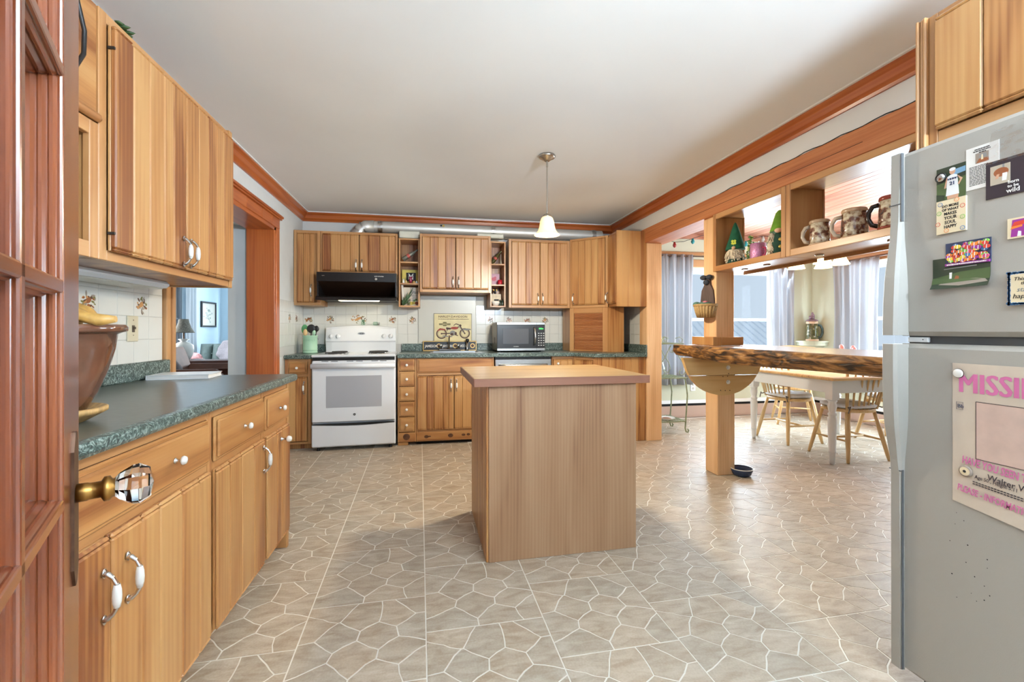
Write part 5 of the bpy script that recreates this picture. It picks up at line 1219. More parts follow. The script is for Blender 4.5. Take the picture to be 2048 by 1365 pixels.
def steinmat(name, cols, sc=38):
    m, n, b, L = newmat(name); N = n.nodes.new; tc = N('ShaderNodeTexCoord'); v = N('ShaderNodeTexVoronoi'); v.inputs['Scale'].default_value = sc; L(tc.outputs['Object'], v.inputs['Vector'])
    nz = N('ShaderNodeTexNoise'); nz.inputs['Scale'].default_value = sc*.9; nz.inputs['Detail'].default_value = 5; L(tc.outputs['Object'], nz.inputs['Vector'])
    r = N('ShaderNodeValToRGB'); r.color_ramp.interpolation = 'LINEAR'; e = r.color_ramp.elements; e[0].position = .34; e[0].color = lin(*cols[0]); e[1].position = .66; e[1].color = lin(*cols[-1])
    for i, c in enumerate(cols[1:-1]): q = e.new(.34+.32*(i+1)/(len(cols)-1)); q.color = lin(*c)
    L(nz.outputs['Fac'], r.inputs[0]); L(r.outputs[0], b.inputs['Base Color']); b.inputs['Roughness'].default_value = .2; b.inputs['Coat Weight'].default_value = .5
    bp = N('ShaderNodeBump'); bp.inputs['Strength'].default_value = .6; bp.inputs['Distance'].default_value = .006; L(nz.outputs['Fac'], bp.inputs['Height']); L(bp.outputs[0], b.inputs['Normal']); return m
sm1 = steinmat('stein_relief', [(66, 34, 24), (120, 72, 50), (206, 190, 160), (226, 216, 194)]); sm2 = steinmat('stein_green_relief', [(40, 38, 22), (92, 92, 44), (60, 60, 30), (190, 180, 150)], 30)
sb = mat('stein_tan_glaze', (190, 160, 130), .25, var=.2, vs=20); sr = mat('stein_red_brown', (140, 60, 46), .2, var=.2, vs=20)
M['steinh'] = mat('stein_green_handle', (56, 74, 72), .3)
t = stein('tall green lidded beer stein on the corner shelf', (DX-.135, DY-.135, 1.0035), math.radians(-25), .072, .27, sm2, mat('stein_cream_band', (214, 180, 150), .3), sc=1.3, taper=.92)
MB().lathe([(.07, .27), (.074, .276), (.06, .292), (.03, .30)], n=24).ell((0, 0, .32), (.034, .026, .03)).ell((.008, 0, .35), (.024, .02, .024)).ell((.004, 0, .378), (.014, .014, .018)).ell((-.025, 0, .325), (.014, .012, .022)).build('lid_figure', mat('purple_grey_figure', (124, 96, 104), .4, var=.35, vs=40), t)
# tulips on table
t = thing('tulip_vase', 'white vase with pink tulips on the dining table', 'vase', (4.05, 3.62, .7505))
MB().lathe([(.035, 0), (.045, .02), (.05, .08), (.04, .13), (.038, .15), (.034, .148), (.036, .1)], n=20).build('vase', M['porc'], t)
stm = mat('tulip_leaf', (136, 186, 112), .5, var=.15, vs=20); pkm = mat('tulip_pink', (236, 164, 176), .5)
for dx, dy, h in ((-.07, .05, .215), (.0, .0, .205), (-.02, -.03, .19)):
    MB().tube([(0, 0, .10), (dx*.4, dy*.4, .16), (dx, dy, h)], .004, 6).build('stem', stm, t)
    MB().lathe([(.004, -.006), (.017, .006), (.02, .022), (.014, .04), (.004, .046)], (dx, dy, h), 8, axis=(dx*3, dy*3, 1)).build('blossom', pkm, t)
for a in range(5): MB().loft([[(math.cos(a*1.3)*k*.012, math.sin(a*1.3)*k*.012, .10+k*.02+(0 if k < 4 else -.004)), (math.cos(a*1.3)*k*.012+.012*math.sin(PI*k/5), math.sin(a*1.3)*k*.012, .10+k*.02), (math.cos(a*1.3)*k*.012, math.sin(a*1.3)*k*.012+.012*math.sin(PI*k/5), .10+k*.02)] for k in range(6)]).build('leaf', stm, t)
t = thing('wire_plant_hoop', 'thin dark curved wire stems standing on the dining table', 'ornament', (4.15, 3.2, .7505))
MB().lathe([(.03, 0), (.03, .01), (.01, .014)], n=14).build('base', M['blackm'], t)
MB().tube([(0, 0, .01), (-.01, -.01, .14), (.0, -.02, .22), (.03, -.03, .285)], .004, 6).tube([(0.01, 0, .01), (.05, -.05, .14), (.09, -.08, .205)], .004, 6).build('stem', mat('dark_stem', (54, 66, 62), .5), t)
# chandelier
t = thing('chandelier', 'lit chandelier with frosted shades above the dining table', 'lamp', (3.75, 3.75, 0))
MB().lathe([(.0, 2.39), (.05, 2.40), (.06, 2.43)], n=20).cyl((0, 0, 1.98), (0, 0, 2.4), .008, n=8).ell((0, 0, 1.96), (.03, .03, .05)).build('stem', M['nickel'], t)
sh2 = mat('chandelier_glow', (255, 240, 205), .5, emit=(255, 222, 150), es=4.0)
for i in range(5):
    a = 2*PI*i/5+.45; x, y = .20*math.cos(a), .20*math.sin(a)
    MB().tube([(0, 0, 1.95), (x*.5, y*.5, 1.92), (x*.9, y*.9, 1.95), (x, y, 1.90)], .006, 6).build('arm', M['nickel'], t)
    MB().lathe([(.025, 1.90), (.04, 1.88), (.05, 1.84), (.072, 1.795), (.078, 1.785), (.07, 1.795), (.045, 1.845), (.02, 1.89)], (x, y, 0), 20).build('shade', sh2, t)
l = bpy.data.lights.new('chandelier_bulb', 'POINT'); l.energy = 6; l.color = (1, .86, .6); l.shadow_soft_size = .12
lo = bpy.data.objects.new('chandelier_bulb', l); COL.objects.link(lo); lo.parent = t; lo.location = (0, 0, 1.75)
# string lights
t = thing('string_lights', 'string of small coloured light bulbs across the top of the dining wall', 'string lights')
pts = [(2.45+i*.13, 5.22, 2.36+.05*math.sin(i*.9)-.02*math.sin(i*.35)) for i in range(18)]
MB().tube(pts, .0035, 5).build('wire', M['blackm'], t)
cm = [mat('bulb_teal', (40, 150, 160), .2), mat('bulb_clear', (206, 210, 210), .15), mat('bulb_red', (160, 50, 50), .2)]
for i in range(1, 18, 2): p = pts[i]; MB().lathe([(.0, -.075), (.018, -.06), (.024, -.04), (.014, -.015), (.01, 0)], p, 10).build('bulb', cm[(i//2) % 3 if i > 4 else (0, 1)[i//2 % 2]], t)
# plant stand
gi = mat('green_wrought_iron', (140, 148, 116), .5, var=.25, vs=40)
t = thing('plant_stand', 'green wrought-iron three-tier plant stand behind the post', 'plant stand', (2.62, 4.62, 0))
def spiral(cx, cz, r0, turns, s=1, y=0, st=0.0): return [(cx+s*r0*(1-k/30)*math.cos(st+k/30*turns*2*PI), y, cz+r0*(1-k/30)*math.sin(st+k/30*turns*2*PI)) for k in range(28)]
for y in (-.16, .16):
    for s in (-1, 1):
        x = s*.17
        MB().tube([(x-s*.02, y, .62), (x+s*.0, y, .55), (x+s*.015, y, .42), (x-s*.0, y, .22), (x-s*.012, y, .06), (x+s*.0, y, .02), (x+s*.02, y, .015), (x+s*.03, y, .035), (x+s*.018, y, .05)], .008, 8).build('leg', gi, t)
        MB().tube([(s*.02, y, .98), (s*.08, y, .86), (s*.15, y, .76), (s*.165, y, .70), (s*.14, y, .655), (s*.10, y, .655), (s*.085, y, .69), (s*.11, y, .71)], .005, 6).build('scroll', gi, t)
        MB().tube([(s*.04, y, 1.06), (s*.09, y, 1.075), (s*.125, y, 1.05), (s*.115, y, 1.015), (s*.085, y, 1.02), (s*.085, y, 1.045)], .004, 6).build('scroll', gi, t)
        MB().tube([(s*.01, y, .98), (s*.03, y, .95), (s*.025, y, .91), (s*.005, y, .905), (s*-.005, y, .93)], .004, 6).build('scroll', gi, t)
for z, w in ((.14, .15), (.62, .17), (1.0, .12)):
    MB().cbox(-w-.012, w+.012, -.18, -.165, z-.006, z+.006, .002).cbox(-w-.012, w+.012, .165, .18, z-.006, z+.006, .002).cbox(-w-.012, -w, -.18, .18, z-.006, z+.006, .002).cbox(w, w+.012, -.18, .18, z-.006, z+.006, .002).build('tier_frame', gi, t)
    sl = MB().cbox(-.006, .006, -.17, .17, -.003, .003, .001).mesh('tier_bar', gi, True)
    for k in range(9): put('tier_bar', sl, t, (-w+(k+.5)*2*w/9, 0, z))
t = thing('teapot', 'small yellow-green teapot on the top tier of the plant stand', 'teapot', (2.53, 4.60, 1.008))
yg = mat('yellow_green_glaze', (176, 176, 96), .3)
MB().lathe([(.03, 0), (.042, .015), (.046, .04), (.034, .066), (.012, .074), (.012, .08), (0, .084)], n=20).build('body', yg, t); MB().tube([(-.03, 0, .06), (-.025, 0, .10), (0, 0, .115), (.025, 0, .10), (.03, 0, .06)], .004, 6).build('handle', M['bronze'], t); MB().tube([(.04, 0, .03), (.06, 0, .045), (.07, 0, .065)], [.009, .007, .005], 8).build('spout', yg, t)
t = thing('glass_vase', 'tall clear glass on the middle tier of the plant stand', 'vase', (2.55, 4.58, .628))
MB().lathe([(.03, 0), (.045, .02), (.05, .08), (.03, .15), (.02, .2), (.017, .2), (.027, .15), (.046, .08), (.03, .01)], n=20).build('glass', glassm('vase_glass', (.93, .96, .97, 1), .12), t)
t = thing('plate', 'white plate with brown centre on the lowest tier of the plant stand', 'plate', (2.60, 4.55, .149))
MB().lathe([(.0, .002), (.05, .001), (.06, 0), (.09, .014), (.095, .022), (.088, .018), (.06, .008), (0, .008)], n=28).build('dish', M['porc'], t); MB().lathe([(.0, .022), (.03, .02), (.05, .012), (.055, .009)], n=20).build('food', mat('brown_pot_bottom', (150, 110, 84), .8), t)
# ================================================================== LIVING ROOM
sofam = mat('grey_green_velvet', (112, 128, 126), .7, var=.12, vs=25)
t = thing('sofa', 'grey-green channel-tufted sofa in the living room', 'sofa', (-3.10, 8.35, 0))
SW = .90
for s in (-1, 1): MB().cbox(s*SW-.09, s*SW+.09, -.42, .34, .12, .62, .06).build('arm', sofam, t)
MB().cbox(-SW+.08, SW-.08, -.40, .3, .14, .44, .05).build('base', sofam, t)
n = 9; w = (2*SW-.02)/n
for i in range(n):
    x0 = -SW+.01+i*w
    secs = []
    for k in range(9):
        v = k/8; z = .42+.49*v; y = .14+.10*v; c = .05+.02*math.sin(PI*v)
        b = .9 if k == 8 else 1.0
        secs.append([(x0+w*.02, y+.14, z), (x0+w*.06, y+.01, z), (x0+w*.25, y-c*b*.8, z), (x0+w*.5, y-c*b, z), (x0+w*.75, y-c*b*.8, z), (x0+w*.94, y+.01, z), (x0+w*.98, y+.14, z)])
    MB().loft(secs).build('back_channel', sofam, t)
bt = MB()
for i in range(1, n):
    for z in (.56, .74): bt.ell((-SW+.01+i*w, .155+(z-.42)*.2, z), (.012, .01, .012), 8, 6)
bt.build('button', sofam, t)
for x in (-.62, 0, .62): MB().cbox(x-.30, x+.30, -.42, .12, .44, .56, .05).build('seat_cushion', sofam, t)
for sx in (-.9, .9):
    for y in (-.36, .28): MB().cyl((sx, y, 0), (sx, y, .14), .02, .03, n=10).build('foot', M['bronze'], t)
t = thing('throw_blanket', 'pale lilac fluffy throw over the back of the sofa', 'blanket', (-3.46, 8.35, 0))
def bf(u, v):
    x = -.12+u*.62+.03*math.sin(v*7); 
    if v < .25: y = .40; z = .70+v*1.0
    elif v < .4: y = .40-(v-.25)/.15*.30; z = .955+.02*math.sin((v-.25)/.15*PI)
    else: y = .10-(v-.4)*.18; z = .95-(v-.4)*.62
    nz = mnoise.noise(Vector((u*5, v*6, .3)))*.035
    return (x+nz, y-.035+nz, z+nz*.5+.02*math.sin(u*3))
o = MB().grid(bf, 34, 34).build('cloth', fab('lilac_fleece', (152, 146, 152), .15, 80), t); md = o.modifiers.new('solid', 'SOLIDIFY'); md.thickness = .02
# leather armchair
lm_ = mat('brown_leather', (96, 58, 42), .62, var=.15, vs=12, spec=.25)
t = thing('armchair', 'brown leather armchair nearest the kitchen opening', 'armchair', (-2.48, 5.2, 0), 0)
MB().cbox(-.28, .42, -.38, .40, .12, .48, .05).build('seat', lm_, t)
MB().loft([[(-.30+a, -.42, z), (-.20+a, -.46, z), (-.16+a, 0, z), (-.20+a, .46, z), (-.30+a, .42, z), (-.36+a, 0, z)] for z, a in ((.30, .06), (.55, .02), (.80, -.06), (.92, -.10), (.96, -.12))]).build('back', lm_, t)
for y in (-.45, .43): MB().cbox(-.28, .48, y-.08, y+.08, .14, .77, .06).build('arm', lm_, t)
for x in (-.2, .4):
    for y in (-.38, .38): MB().cyl((x, y, 0), (x, y, .14), .02, .026, n=8).build('foot', M['bronze'], t)
t = thing('pillow', 'dark leather pillow leaning in the brown armchair', 'pillow', (-2.57, 5.12, .50), 0); 
MB().ell((0, 0, .20), (.07, .2, .2)).build('pad', mat('dark_pillow', (58, 42, 40), .75, spec=.2), t); t.rotation_euler = (0, -.35, 0)
# side table, lamp, dark console
dk = mat('dark_walnut', (84, 46, 34), .35, var=.2, vs=20, stretch=(1, 6, 1))
t = thing('console_table', 'long dark wooden table behind the brown armchair', 'table', (-2.765, 6.35, 0))
MB().cbox(-.30, .29, -.16, .16, .715, .765, .008).build('top', dk, t)
for x in (-.26, .25):
    for y in (-.13, .13): MB().cbox(x-.02, x+.02, y-.02, y+.02, 0, .715, .003).build('leg', dk, t)
MB().cbox(-.26, .25, -.13, .13, .65, .715, .003).build('apron', dk, t)
t = thing('end_table', 'dark end table carrying the urn lamp in the living room', 'table', (-3.30, 6.62, 0))
MB().cbox(-.2, .2, -.2, .2, .725, .755, .006).build('top', dk, t)
for x in (-.17, .17):
    for y in (-.17, .17): MB().cbox(x-.02, x+.02, y-.02, y+.02, 0, .725, .003).build('leg', dk, t)
t = thing('table_lamp', 'table lamp with cream urn base and patterned bell shade', 'lamp', (-3.27, 6.62, .7555))
MB().lathe([(.06, 0), (.075, .01), (.10, .06), (.115, .13), (.11, .19), (.07, .225), (.03, .245), (.065, .275), (.03, .28)], n=28).build('base', mat('cream_ceramic', (206, 200, 190), .4), t)
MB().cyl((0, 0, .28), (0, 0, .42), .012, n=10).build('stem', M['bronze'], t)
MB().lathe([(.125, .36), (.115, .375), (.085, .43), (.062, .50), (.055, .545), (.052, .545), (.06, .495), (.083, .428), (.112, .373)], n=32).build('shade', mat('patterned_shade', (110, 104, 92), .8, var=.4, vs=60), t)
t = thing('throw_pillow', 'small red and white patterned pillow on the sofa end', 'pillow', (-3.82, 8.05, .565))
MB().ell((0, 0, .11), (.13, .06, .11)).build('pad', mat('red_patterned', (196, 140, 140), .9, var=.5, vs=30), t)
# framed picture
t = thing('framed_picture', 'framed botanical print on the blue living-room wall', 'picture', (LX, 9.115, 1.444), PI/2)
MB().cbox(-.275, .275, -.03, 0, -.235, -.205, .004).cbox(-.275, .275, -.03, 0, .205, .235, .004).cbox(-.275, -.245, -.03, 0, -.205, .205, .004).cbox(.245, .275, -.03, 0, -.205, .205, .004).build('frame', mat('black_frame', (44, 42, 44), .3), t)
MB().box(-.245, .245, -.012, -.002, -.205, .205).build('mat_board', mat('cream_mat', (222, 218, 206), .7), t)
lfm = MB(); r = random.Random(6)
for i in range(26): a = r.uniform(0, 6.28); lfm.prism(circ(r.gauss(0, .06), r.gauss(-.02, .07), r.uniform(.012, .03), r.uniform(.008, .02), 8), -.0135, -.0115, 'y', r.choice([0, 1]))
lfm.build('print', [mat('sage_print', (160, 178, 168), .8), mat('grey_sage_print', (188, 192, 184), .8)], t)
def lcurt(label, loc, rz, x0, x1, wv):
    t = thing('sheer_curtain', label, 'curtain', loc, rz)
    o = MB().grid(lambda u, v: (x0+(x1-x0)*u, .02*math.sin(u*wv*2*PI+v), .08+1.83*v), 50, 8).build('panel', M['curtw'], t); md = o.modifiers.new('s', 'SOLIDIFY'); md.thickness = .003
lcurt('white sheer curtain beside the living-room side window', (LX+.07, 8.36, 0), PI/2, -.10, .20, 3)
lcurt('white sheer curtain on the living-room back window', (-3.6, LY-.07, 0), 0, -.16, .35, 4)
t = thing('curtain_rod', 'black curtain rod on the living-room back wall', 'curtain rod'); MB().cyl((-3.82, LY-.07, 1.925), (-1.85, LY-.07, 1.925), .012, n=10).ell((-3.83, LY-.07, 1.925), .02).build('rod', M['blackm'], t)
# ================================================================== SMALL THINGS
# gnomes on shelf box 1 (shelf top z=1.628)
SZ = 1.6485
felt = fab('dark_green_felt', (22, 88, 62), .15, 30); felt2 = fab('lime_felt', (104, 150, 44), .15, 30); beard = fab('cream_fur', (214, 198, 172), .2, 40); skin = mat('gnome_nose', (222, 178, 148), .6); dgf = fab('bottle_green_cloth', (34, 70, 56), .15, 30)
def fluff(c, r, n, seed, ln=.03):
    mb = MB().ell(c, r, 16, 10); q = random.Random(seed)
    for i in range(n):
        a = q.uniform(0, 6.283); b = q.uniform(-1.2, 1.1); d = Vector((math.cos(a)*math.cos(b), math.sin(a)*math.cos(b), math.sin(b)))
        p = Vector((c[0]+d.x*r[0]*.93, c[1]+d.y*r[1]*.93, c[2]+d.z*r[2]*.93)); e = p+Vector((d.x*.5, d.y*.5, -.75)).normalized()*ln*q.uniform(.5, 1)
        e.z = max(e.z, .002); mb.tube([p, p.lerp(e, .6)+d*.003, e], [.006, .004, .001], 4)
    return mb
t = thing('gnome', 'gnome with dark green shamrock hat and cream beard on the hanging shelf', 'gnome', (2.285, 2.995, SZ), math.radians(42))
MB().lathe([(.05, 0), (.062, .01), (.066, .05), (.05, .10), (.02, .12)], n=20).build('body', dgf, t)
fluff((-.022, 0, .07), (.05, .062, .062), 150, 3).build('beard', beard, t)
MB().loft([[(math.cos(a)*r_+o_, math.sin(a)*r_*1.05, z) for a in [2*PI*i/18 for i in range(18)]] for r_, z, o_ in ((.066, .115, -.004), (.064, .125, -.004), (.056, .16, 0), (.044, .20, .004), (.032, .245, .004), (.020, .285, 0), (.009, .315, -.002), (.002, .325, -.002))]).build('hat', felt, t)
MB().ell((-.062, 0, .122), (.014, .015, .013)).build('nose', skin, t)
q = MB()
for a in range(4): q.prism(circ(.012*math.cos(a*PI/2+.78), .165+.012*math.sin(a*PI/2+.78), .009, n=10), -.062, -.058, 'x')
q.box(-.062, -.058, -.0015, .0015, .14, .16); q.build('shamrock', mat('yellow_green_felt', (206, 214, 80), .8), t)
t = thing('gnome', 'gnome with bent lime green hat and buttoned green body on the hanging shelf', 'gnome', (2.29, 2.56, SZ), math.radians(35)); t.scale = (.86, .86, .86)
MB().lathe([(.055, 0), (.066, .012), (.066, .09), (.045, .16), (.02, .19)], n=20).build('body', dgf, t)
for s in (-1, 1): fluff((-.02, s*.052-.0, .13), (.026, .026, .05), 50, 9+s, .03).build('beard', beard, t)
fluff((-.03, .055, .055), (.028, .026, .05), 60, 21, .025).build('beard', beard, t)
MB().loft([[(math.cos(a)*r_+ox, math.sin(a)*r_*1.0+oy, z) for a in [2*PI*i/18 for i in range(18)]] for r_, z, ox, oy in ((.075, .185, 0, 0), (.072, .195, 0, 0), (.058, .24, 0, .0), (.042, .285, 0, .004), (.026, .33, 0, .006), (.016, .35, 0, .0), (.012, .352, 0, -.02), (.004, .345, 0, -.042))]).build('hat', felt2, t)
MB().ell((-.066, .0, .185), (.018, .026, .018)).build('nose', skin, t)
for z in (.06, .115): MB().lathe([(.013, 0), (.013, .004), (.004, .006)], (-.064, -.015, z), 14, axis=(-1, 0, 0)).build('button', mat('gold_button', (196, 170, 80), .3, .5) if 'gold_button' not in bpy.data.materials else bpy.data.materials['gold_button'], t)
# small topiary + glitter mug + dark bowl behind
t = thing('artificial_plant', 'small speckled green plant sprig between gnome and pink mug', 'plant', (2.33, 2.885, SZ))
r = random.Random(12); q = MB(); q2 = MB()
for i in range(150):
    z = r.uniform(.02, .2); a = r.uniform(0, 6.28); d = .035*(1-z/.35)*r.uniform(.4, 1); (q if i % 4 else q2).ell((math.cos(a)*d, math.sin(a)*d, z), (.007, .007, .0045), 6, 4)
MB().cyl((0, 0, 0), (0, 0, .19), .004, n=6).build('stem', M['grass'], t)
o = q.build('leaves', M['grass'], t); o['kind'] = 'stuff'; o = q2.build('berries', mat('pale_berry', (200, 206, 120), .5), t); o['kind'] = 'stuff'
t = thing('glitter_mug', 'pink glitter mug on the hanging shelf between the gnomes', 'mug', (2.29, 2.765, SZ), PI)
MB().lathe([(.047, 0), (.051, .004), (.051, .118), (.048, .119), (.047, .01), (0, .008)], n=26).build('cup', mat('pink_glitter', (206, 140, 180), .25, .4, var=.5, vs=260, bump=.5), t)
MB().tube([(.0, .046, .085), (0, .072, .078), (0, .076, .05), (0, .068, .03), (0, .046, .026)], .006, 8).build('handle', mat('pink_handle', (190, 60, 100), .3), t)
for o in t.children: pass
t.rotation_euler = (0, 0, PI)
t = thing('drinking_glass', 'clear stemmed glass behind the pink mug on the hanging shelf', 'glass', (2.37, 2.80, SZ))
MB().lathe([(.03, 0), (.004, .006), (.004, .08), (.03, .11), (.036, .15), (.034, .15), (.028, .112), (0, .085)], n=20).build('glass', glassm('clear_glass', (.95, .97, .98, 1), .15), t)
t = thing('wooden_bowl', 'dark wooden bowl at the back of the hanging shelf by the lime gnome', 'bowl', (2.385, 2.655, SZ))
MB().lathe([(.025, 0), (.032, .02), (.04, .09), (.042, .12), (.039, .12), (.036, .03), (0, .02)], n=24).build('bowl', dk, t)
# steins on shelf box 2
M['steinh'] = mat('stein_cream_handle', (196, 180, 160), .25)
stein('small relief beer stein with brown figures, left on the hanging shelf', (2.255, 2.225, SZ), math.radians(115), .052, .15, sm1, sb, taper=.95)
stein('middle beer stein with blue rim band on the hanging shelf', (2.28, 2.03, SZ), math.radians(115), .062, .165, sm1, sb, taper=.9)
M['steinh'] = mat('stein_black_handle', (34, 24, 22), .15)
stein('beer stein with black handle and red rings partly behind the refrigerator', (2.245, 1.80, SZ), math.radians(115), .056, .165, sm1, sr, taper=.92)
t = thing('brown_jug', 'tall dark brown ceramic bottle at the fridge end of the hanging shelf', 'bottle', (2.37, 1.775, SZ))
MB().lathe([(.05, 0), (.06, .01), (.06, .20), (.054, .24), (.04, .27), (.034, .37), (.038, .385), (.036, .40), (.025, .40)], n=28).build('body', mat('dark_brown_glaze', (88, 40, 28), .12, coat=.6), t)
# hanging wooden basket on the post
t = thing('hanging_basket', 'bottle-shaped wooden holder with half basket hanging on the post', 'basket', (2.205, 3.20, 1.30), PI*.06)
wdk = mat('weathered_dark_wood', (84, 66, 60), .7, var=.25, vs=14, stretch=(4, 4, 1))
MB().prism([(-.075, 0), (.075, 0), (.068, .10), (.058, .17), (.03, .215), (.022, .26), (.026, .29), (-.026, .29), (-.022, .26), (-.03, .215), (-.058, .17), (-.068, .10)], -.022, -.004, 'x').build('board', wdk, t)
bk = mat('woven_splint', (170, 138, 90), .7, var=.3, vs=60, stretch=(1, 1, 8)); 
for k in range(13):
    a = PI/2+PI*k/12; r1, r0 = .092, .066; x1_, y1_ = math.cos(a)*r1, math.sin(a)*r1; x0_, y0_ = math.cos(a)*r0, math.sin(a)*r0
    MB().tube([(x0_-.02, y0_, -.045), ((x0_+x1_)/2-.022, (y0_+y1_)/2, .0), (x1_-.02, y1_, .05)], .0135, 6).build('splint', bk, t)
MB().tube([(math.cos(PI/2+PI*k/12)*.098-.02, math.sin(PI/2+PI*k/12)*.098, .05) for k in range(13)], .010, 8).build('rim', bk, t)
MB().prism([(math.cos(PI/2+PI*k/12)*.066-.02, math.sin(PI/2+PI*k/12)*.066) for k in range(13)], -.05, -.04, 'z').build('bottom', bk, t)
MB().ell((-.05, .0, .05), (.05, .07, .03)).ell((-.08, .05, .06), (.03, .03, .02)).build('greenery', mat('dull_teal_cloth', (78, 116, 104), .8, var=.3, vs=30), t)
MB().ell((-.06, -.02, .072), (.022, .02, .014)).build('blossom', mat('dusty_pink', (200, 120, 130), .7), t)
MB().ell((-.03, .03, .275), (.022, .03, .02)).ell((-.03, -.03, .275), (.022, .03, .02)).ell((-.032, 0, .235), (.018, .026, .022)).build('bow', mat('dark_plaid_bow', (46, 50, 58), .8, var=.4, vs=60), t)
# utensil crock on left back counter
mint = mat('mint_enamel', (166, 204, 174), .35)
t = thing('utensil_crock', 'mint green enamel utensil crock left of the range', 'crock', (-1.225, 4.84, .9145))
MB().lathe([(.068, 0), (.072, .004), (.072, .012), (.069, .016), (.069, .03), (.072, .034), (.069, .038), (.069, .17), (.073, .174), (.073, .182), (.066, .182), (.064, .02), (0, .012)], n=32).build('can', mint, t)
for k, ch in enumerate('UTENSILS'):
    a = -PI/2+(k-3.5)*.24; text(ch, .028, t, mat('mint_emboss', (140, 180, 150), .4) if 'mint_emboss' not in bpy.data.materials else bpy.data.materials['mint_emboss'], (.0695*math.cos(a), .0695*math.sin(a), .125), (PI/2, 0, a+PI/2), align='CENTER')
MB().tube([(.071, 0, .15), (.088, 0, .14), (.092, 0, .12), (.086, 0, .09)], .003, 6).build('wire_handle', M['steel'], t)
def utensil(name, label, base, tip, m, head):
    t = thing(name, label, 'utensil'); b0, tp = Vector(base), Vector(tip); MB().tube([b0, tp], .006, 6).build('handle', m, t); head(t, tp, m)
def spoonhead(rx, rz_): return lambda t, p, m: MB().ell((p.x, p.y, p.z+rz_*.8), (rx, .010, rz_)).build('head', m, t)
bkp = M['blackm']; wsp = M['chair']
utensil('ladle', 'large black ladle in the mint utensil crock', (-1.225, 4.83, .95), (-1.205, 4.80, 1.13), bkp, spoonhead(.042, .045))
utensil('spoon', 'black serving spoon with ring handle in the mint crock', (-1.20, 4.85, .95), (-1.165, 4.84, 1.14), bkp, spoonhead(.026, .032))
utensil('spatula', 'green spatula in the mint utensil crock', (-1.245, 4.86, .95), (-1.285, 4.87, 1.12), mat('green_plastic', (92, 160, 104), .4), spoonhead(.034, .05))
utensil('spoon', 'pale wooden spoon in the mint utensil crock', (-1.235, 4.82, .95), (-1.262, 4.80, 1.10), wsp, spoonhead(.02, .035))
utensil('spatula', 'pale mint spatula at the front of the utensil crock', (-1.215, 4.81, .95), (-1.18, 4.80, 1.10), mint, spoonhead(.018, .032))
# two small jars on top of range back panel
t = thing('glass_jar', 'small clear green glass jar standing on the range back panel', 'jar', (-.735, 5.068, 1.208)); MB().lathe([(.018, 0), (.022, .01), (.016, .05), (.02, .06), (.018, .06), (.014, .05), (0, .01)], n=16).build('glass', glassm('green_tint_glass', (.8, .92, .85, 1), .15), t)
t = thing('salt_shaker', 'pale green glass shaker lying on the range back panel', 'shaker', (-.60, 5.068, 1.224)); MB().lathe([(.016, -.03), (.02, -.02), (.02, .015), (.012, .025)], n=14, axis=(1, 0, 0)).build('glass', glassm('mint_tint_glass', (.78, .9, .84, 1), .15), t); MB().lathe([(.012, .025), (.015, .028), (.013, .04)], n=14, axis=(1, 0, 0)).build('cap', M['steel'], t)
# niche contents: left niche x -.321..-.134, shelves tops 1.414, 1.653, 1.881 ; right niche x .656..0.796
def bottle(label, loc, rot, m, s=1.0, lab=None):
    t = thing('glass_bottle', label, 'bottle', loc); t.rotation_euler = rot
    MB().lathe([(.024*s, 0), (.027*s, .004*s), (.026*s, .05*s), (.024*s, .07*s), (.027*s, .10*s), (.022*s, .13*s), (.012*s, .165*s), (.0105*s, .2*s), (.013*s, .204*s), (.013*s, .212*s), (.010*s, .214*s)], n=18).build('glass', m, t)
    MB().lathe([(.0255*s, .062*s), (.026*s, .068*s), (.0268*s, .092*s), (.0262*s, .098*s)], n=18).build('label', lab or mat('red_white_label', (190, 90, 80), .6), t)
bg = mat('grey_glass', (120, 120, 108), .12, .2); bgr = mat('olive_glass', (92, 88, 52), .12, .2)
bottle('clear grey soda bottle lying tilted in the left niche', (-.30, 4.90, 1.915), (0, math.radians(55), 0), bg, .92)
bottle('olive beer bottle leaning diagonally in the right niche', (.672, 4.90, 1.905), (0, math.radians(38), 0), bgr, .82)
t = thing('glass_bottle', 'tiny clear bottle standing at the right of the right niche top', 'bottle', (.768, 4.86, 1.8845)); MB().lathe([(.012, 0), (.014, .02), (.006, .05), (.004, .11), (.006, .115)], n=12).build('glass', mat('clear_grey_glass', (170, 160, 140), .1, .2), t)
t = thing('framed_sign', 'yellow sign with black square and interlocked letters in the left niche', 'sign', (-.312, 4.93, 1.6535)); t.rotation_euler = (-.1, 0, 0)
MB().cbox(0, .175, 0, .008, 0, .16, .001).build('board', mat('mustard_board', (206, 190, 96), .6), t); MB().box(.045, .148, -.001, 0, .03, .128).build('square', M['ink'], t)
text('N', .07, t, M['paper'], (.096, -.002, .052), align='CENTER', sx=1.1); text('Y', .115, t, M['paper'], (.096, -.0026, .038), align='CENTER', sx=.85)
t = thing('bud_vase', 'small dark red vase in front of the yellow niche sign', 'vase', (-.215, 4.85, 1.6535)); MB().lathe([(.010, 0), (.017, .02), (.02, .035), (.012, .055), (.02, .07), (.018, .07), (.008, .05)], n=16).build('vase', mat('wine_red_glaze', (140, 36, 66), .2), t)
for i, (x, m, h) in enumerate(((-.29, 'porc', .05), (-.262, 'pine', .034), (-.178, 'pine', .03), (-.152, 'panelw', .03))):
    t = thing('trinket', ['small white figurine at the left edge of the sign niche', 'pale wooden trinket left of the dark red vase', 'pale wooden trinket right of the dark red vase', 'small pale cup at the right edge of the sign niche'][i], 'trinket', (x, 4.845, 1.6535)); MB().lathe([(.012, 0), (.013, .01), (.010, h*.6), (.008, h*.8), (.003, h)], n=12).build('body', M[m], t)
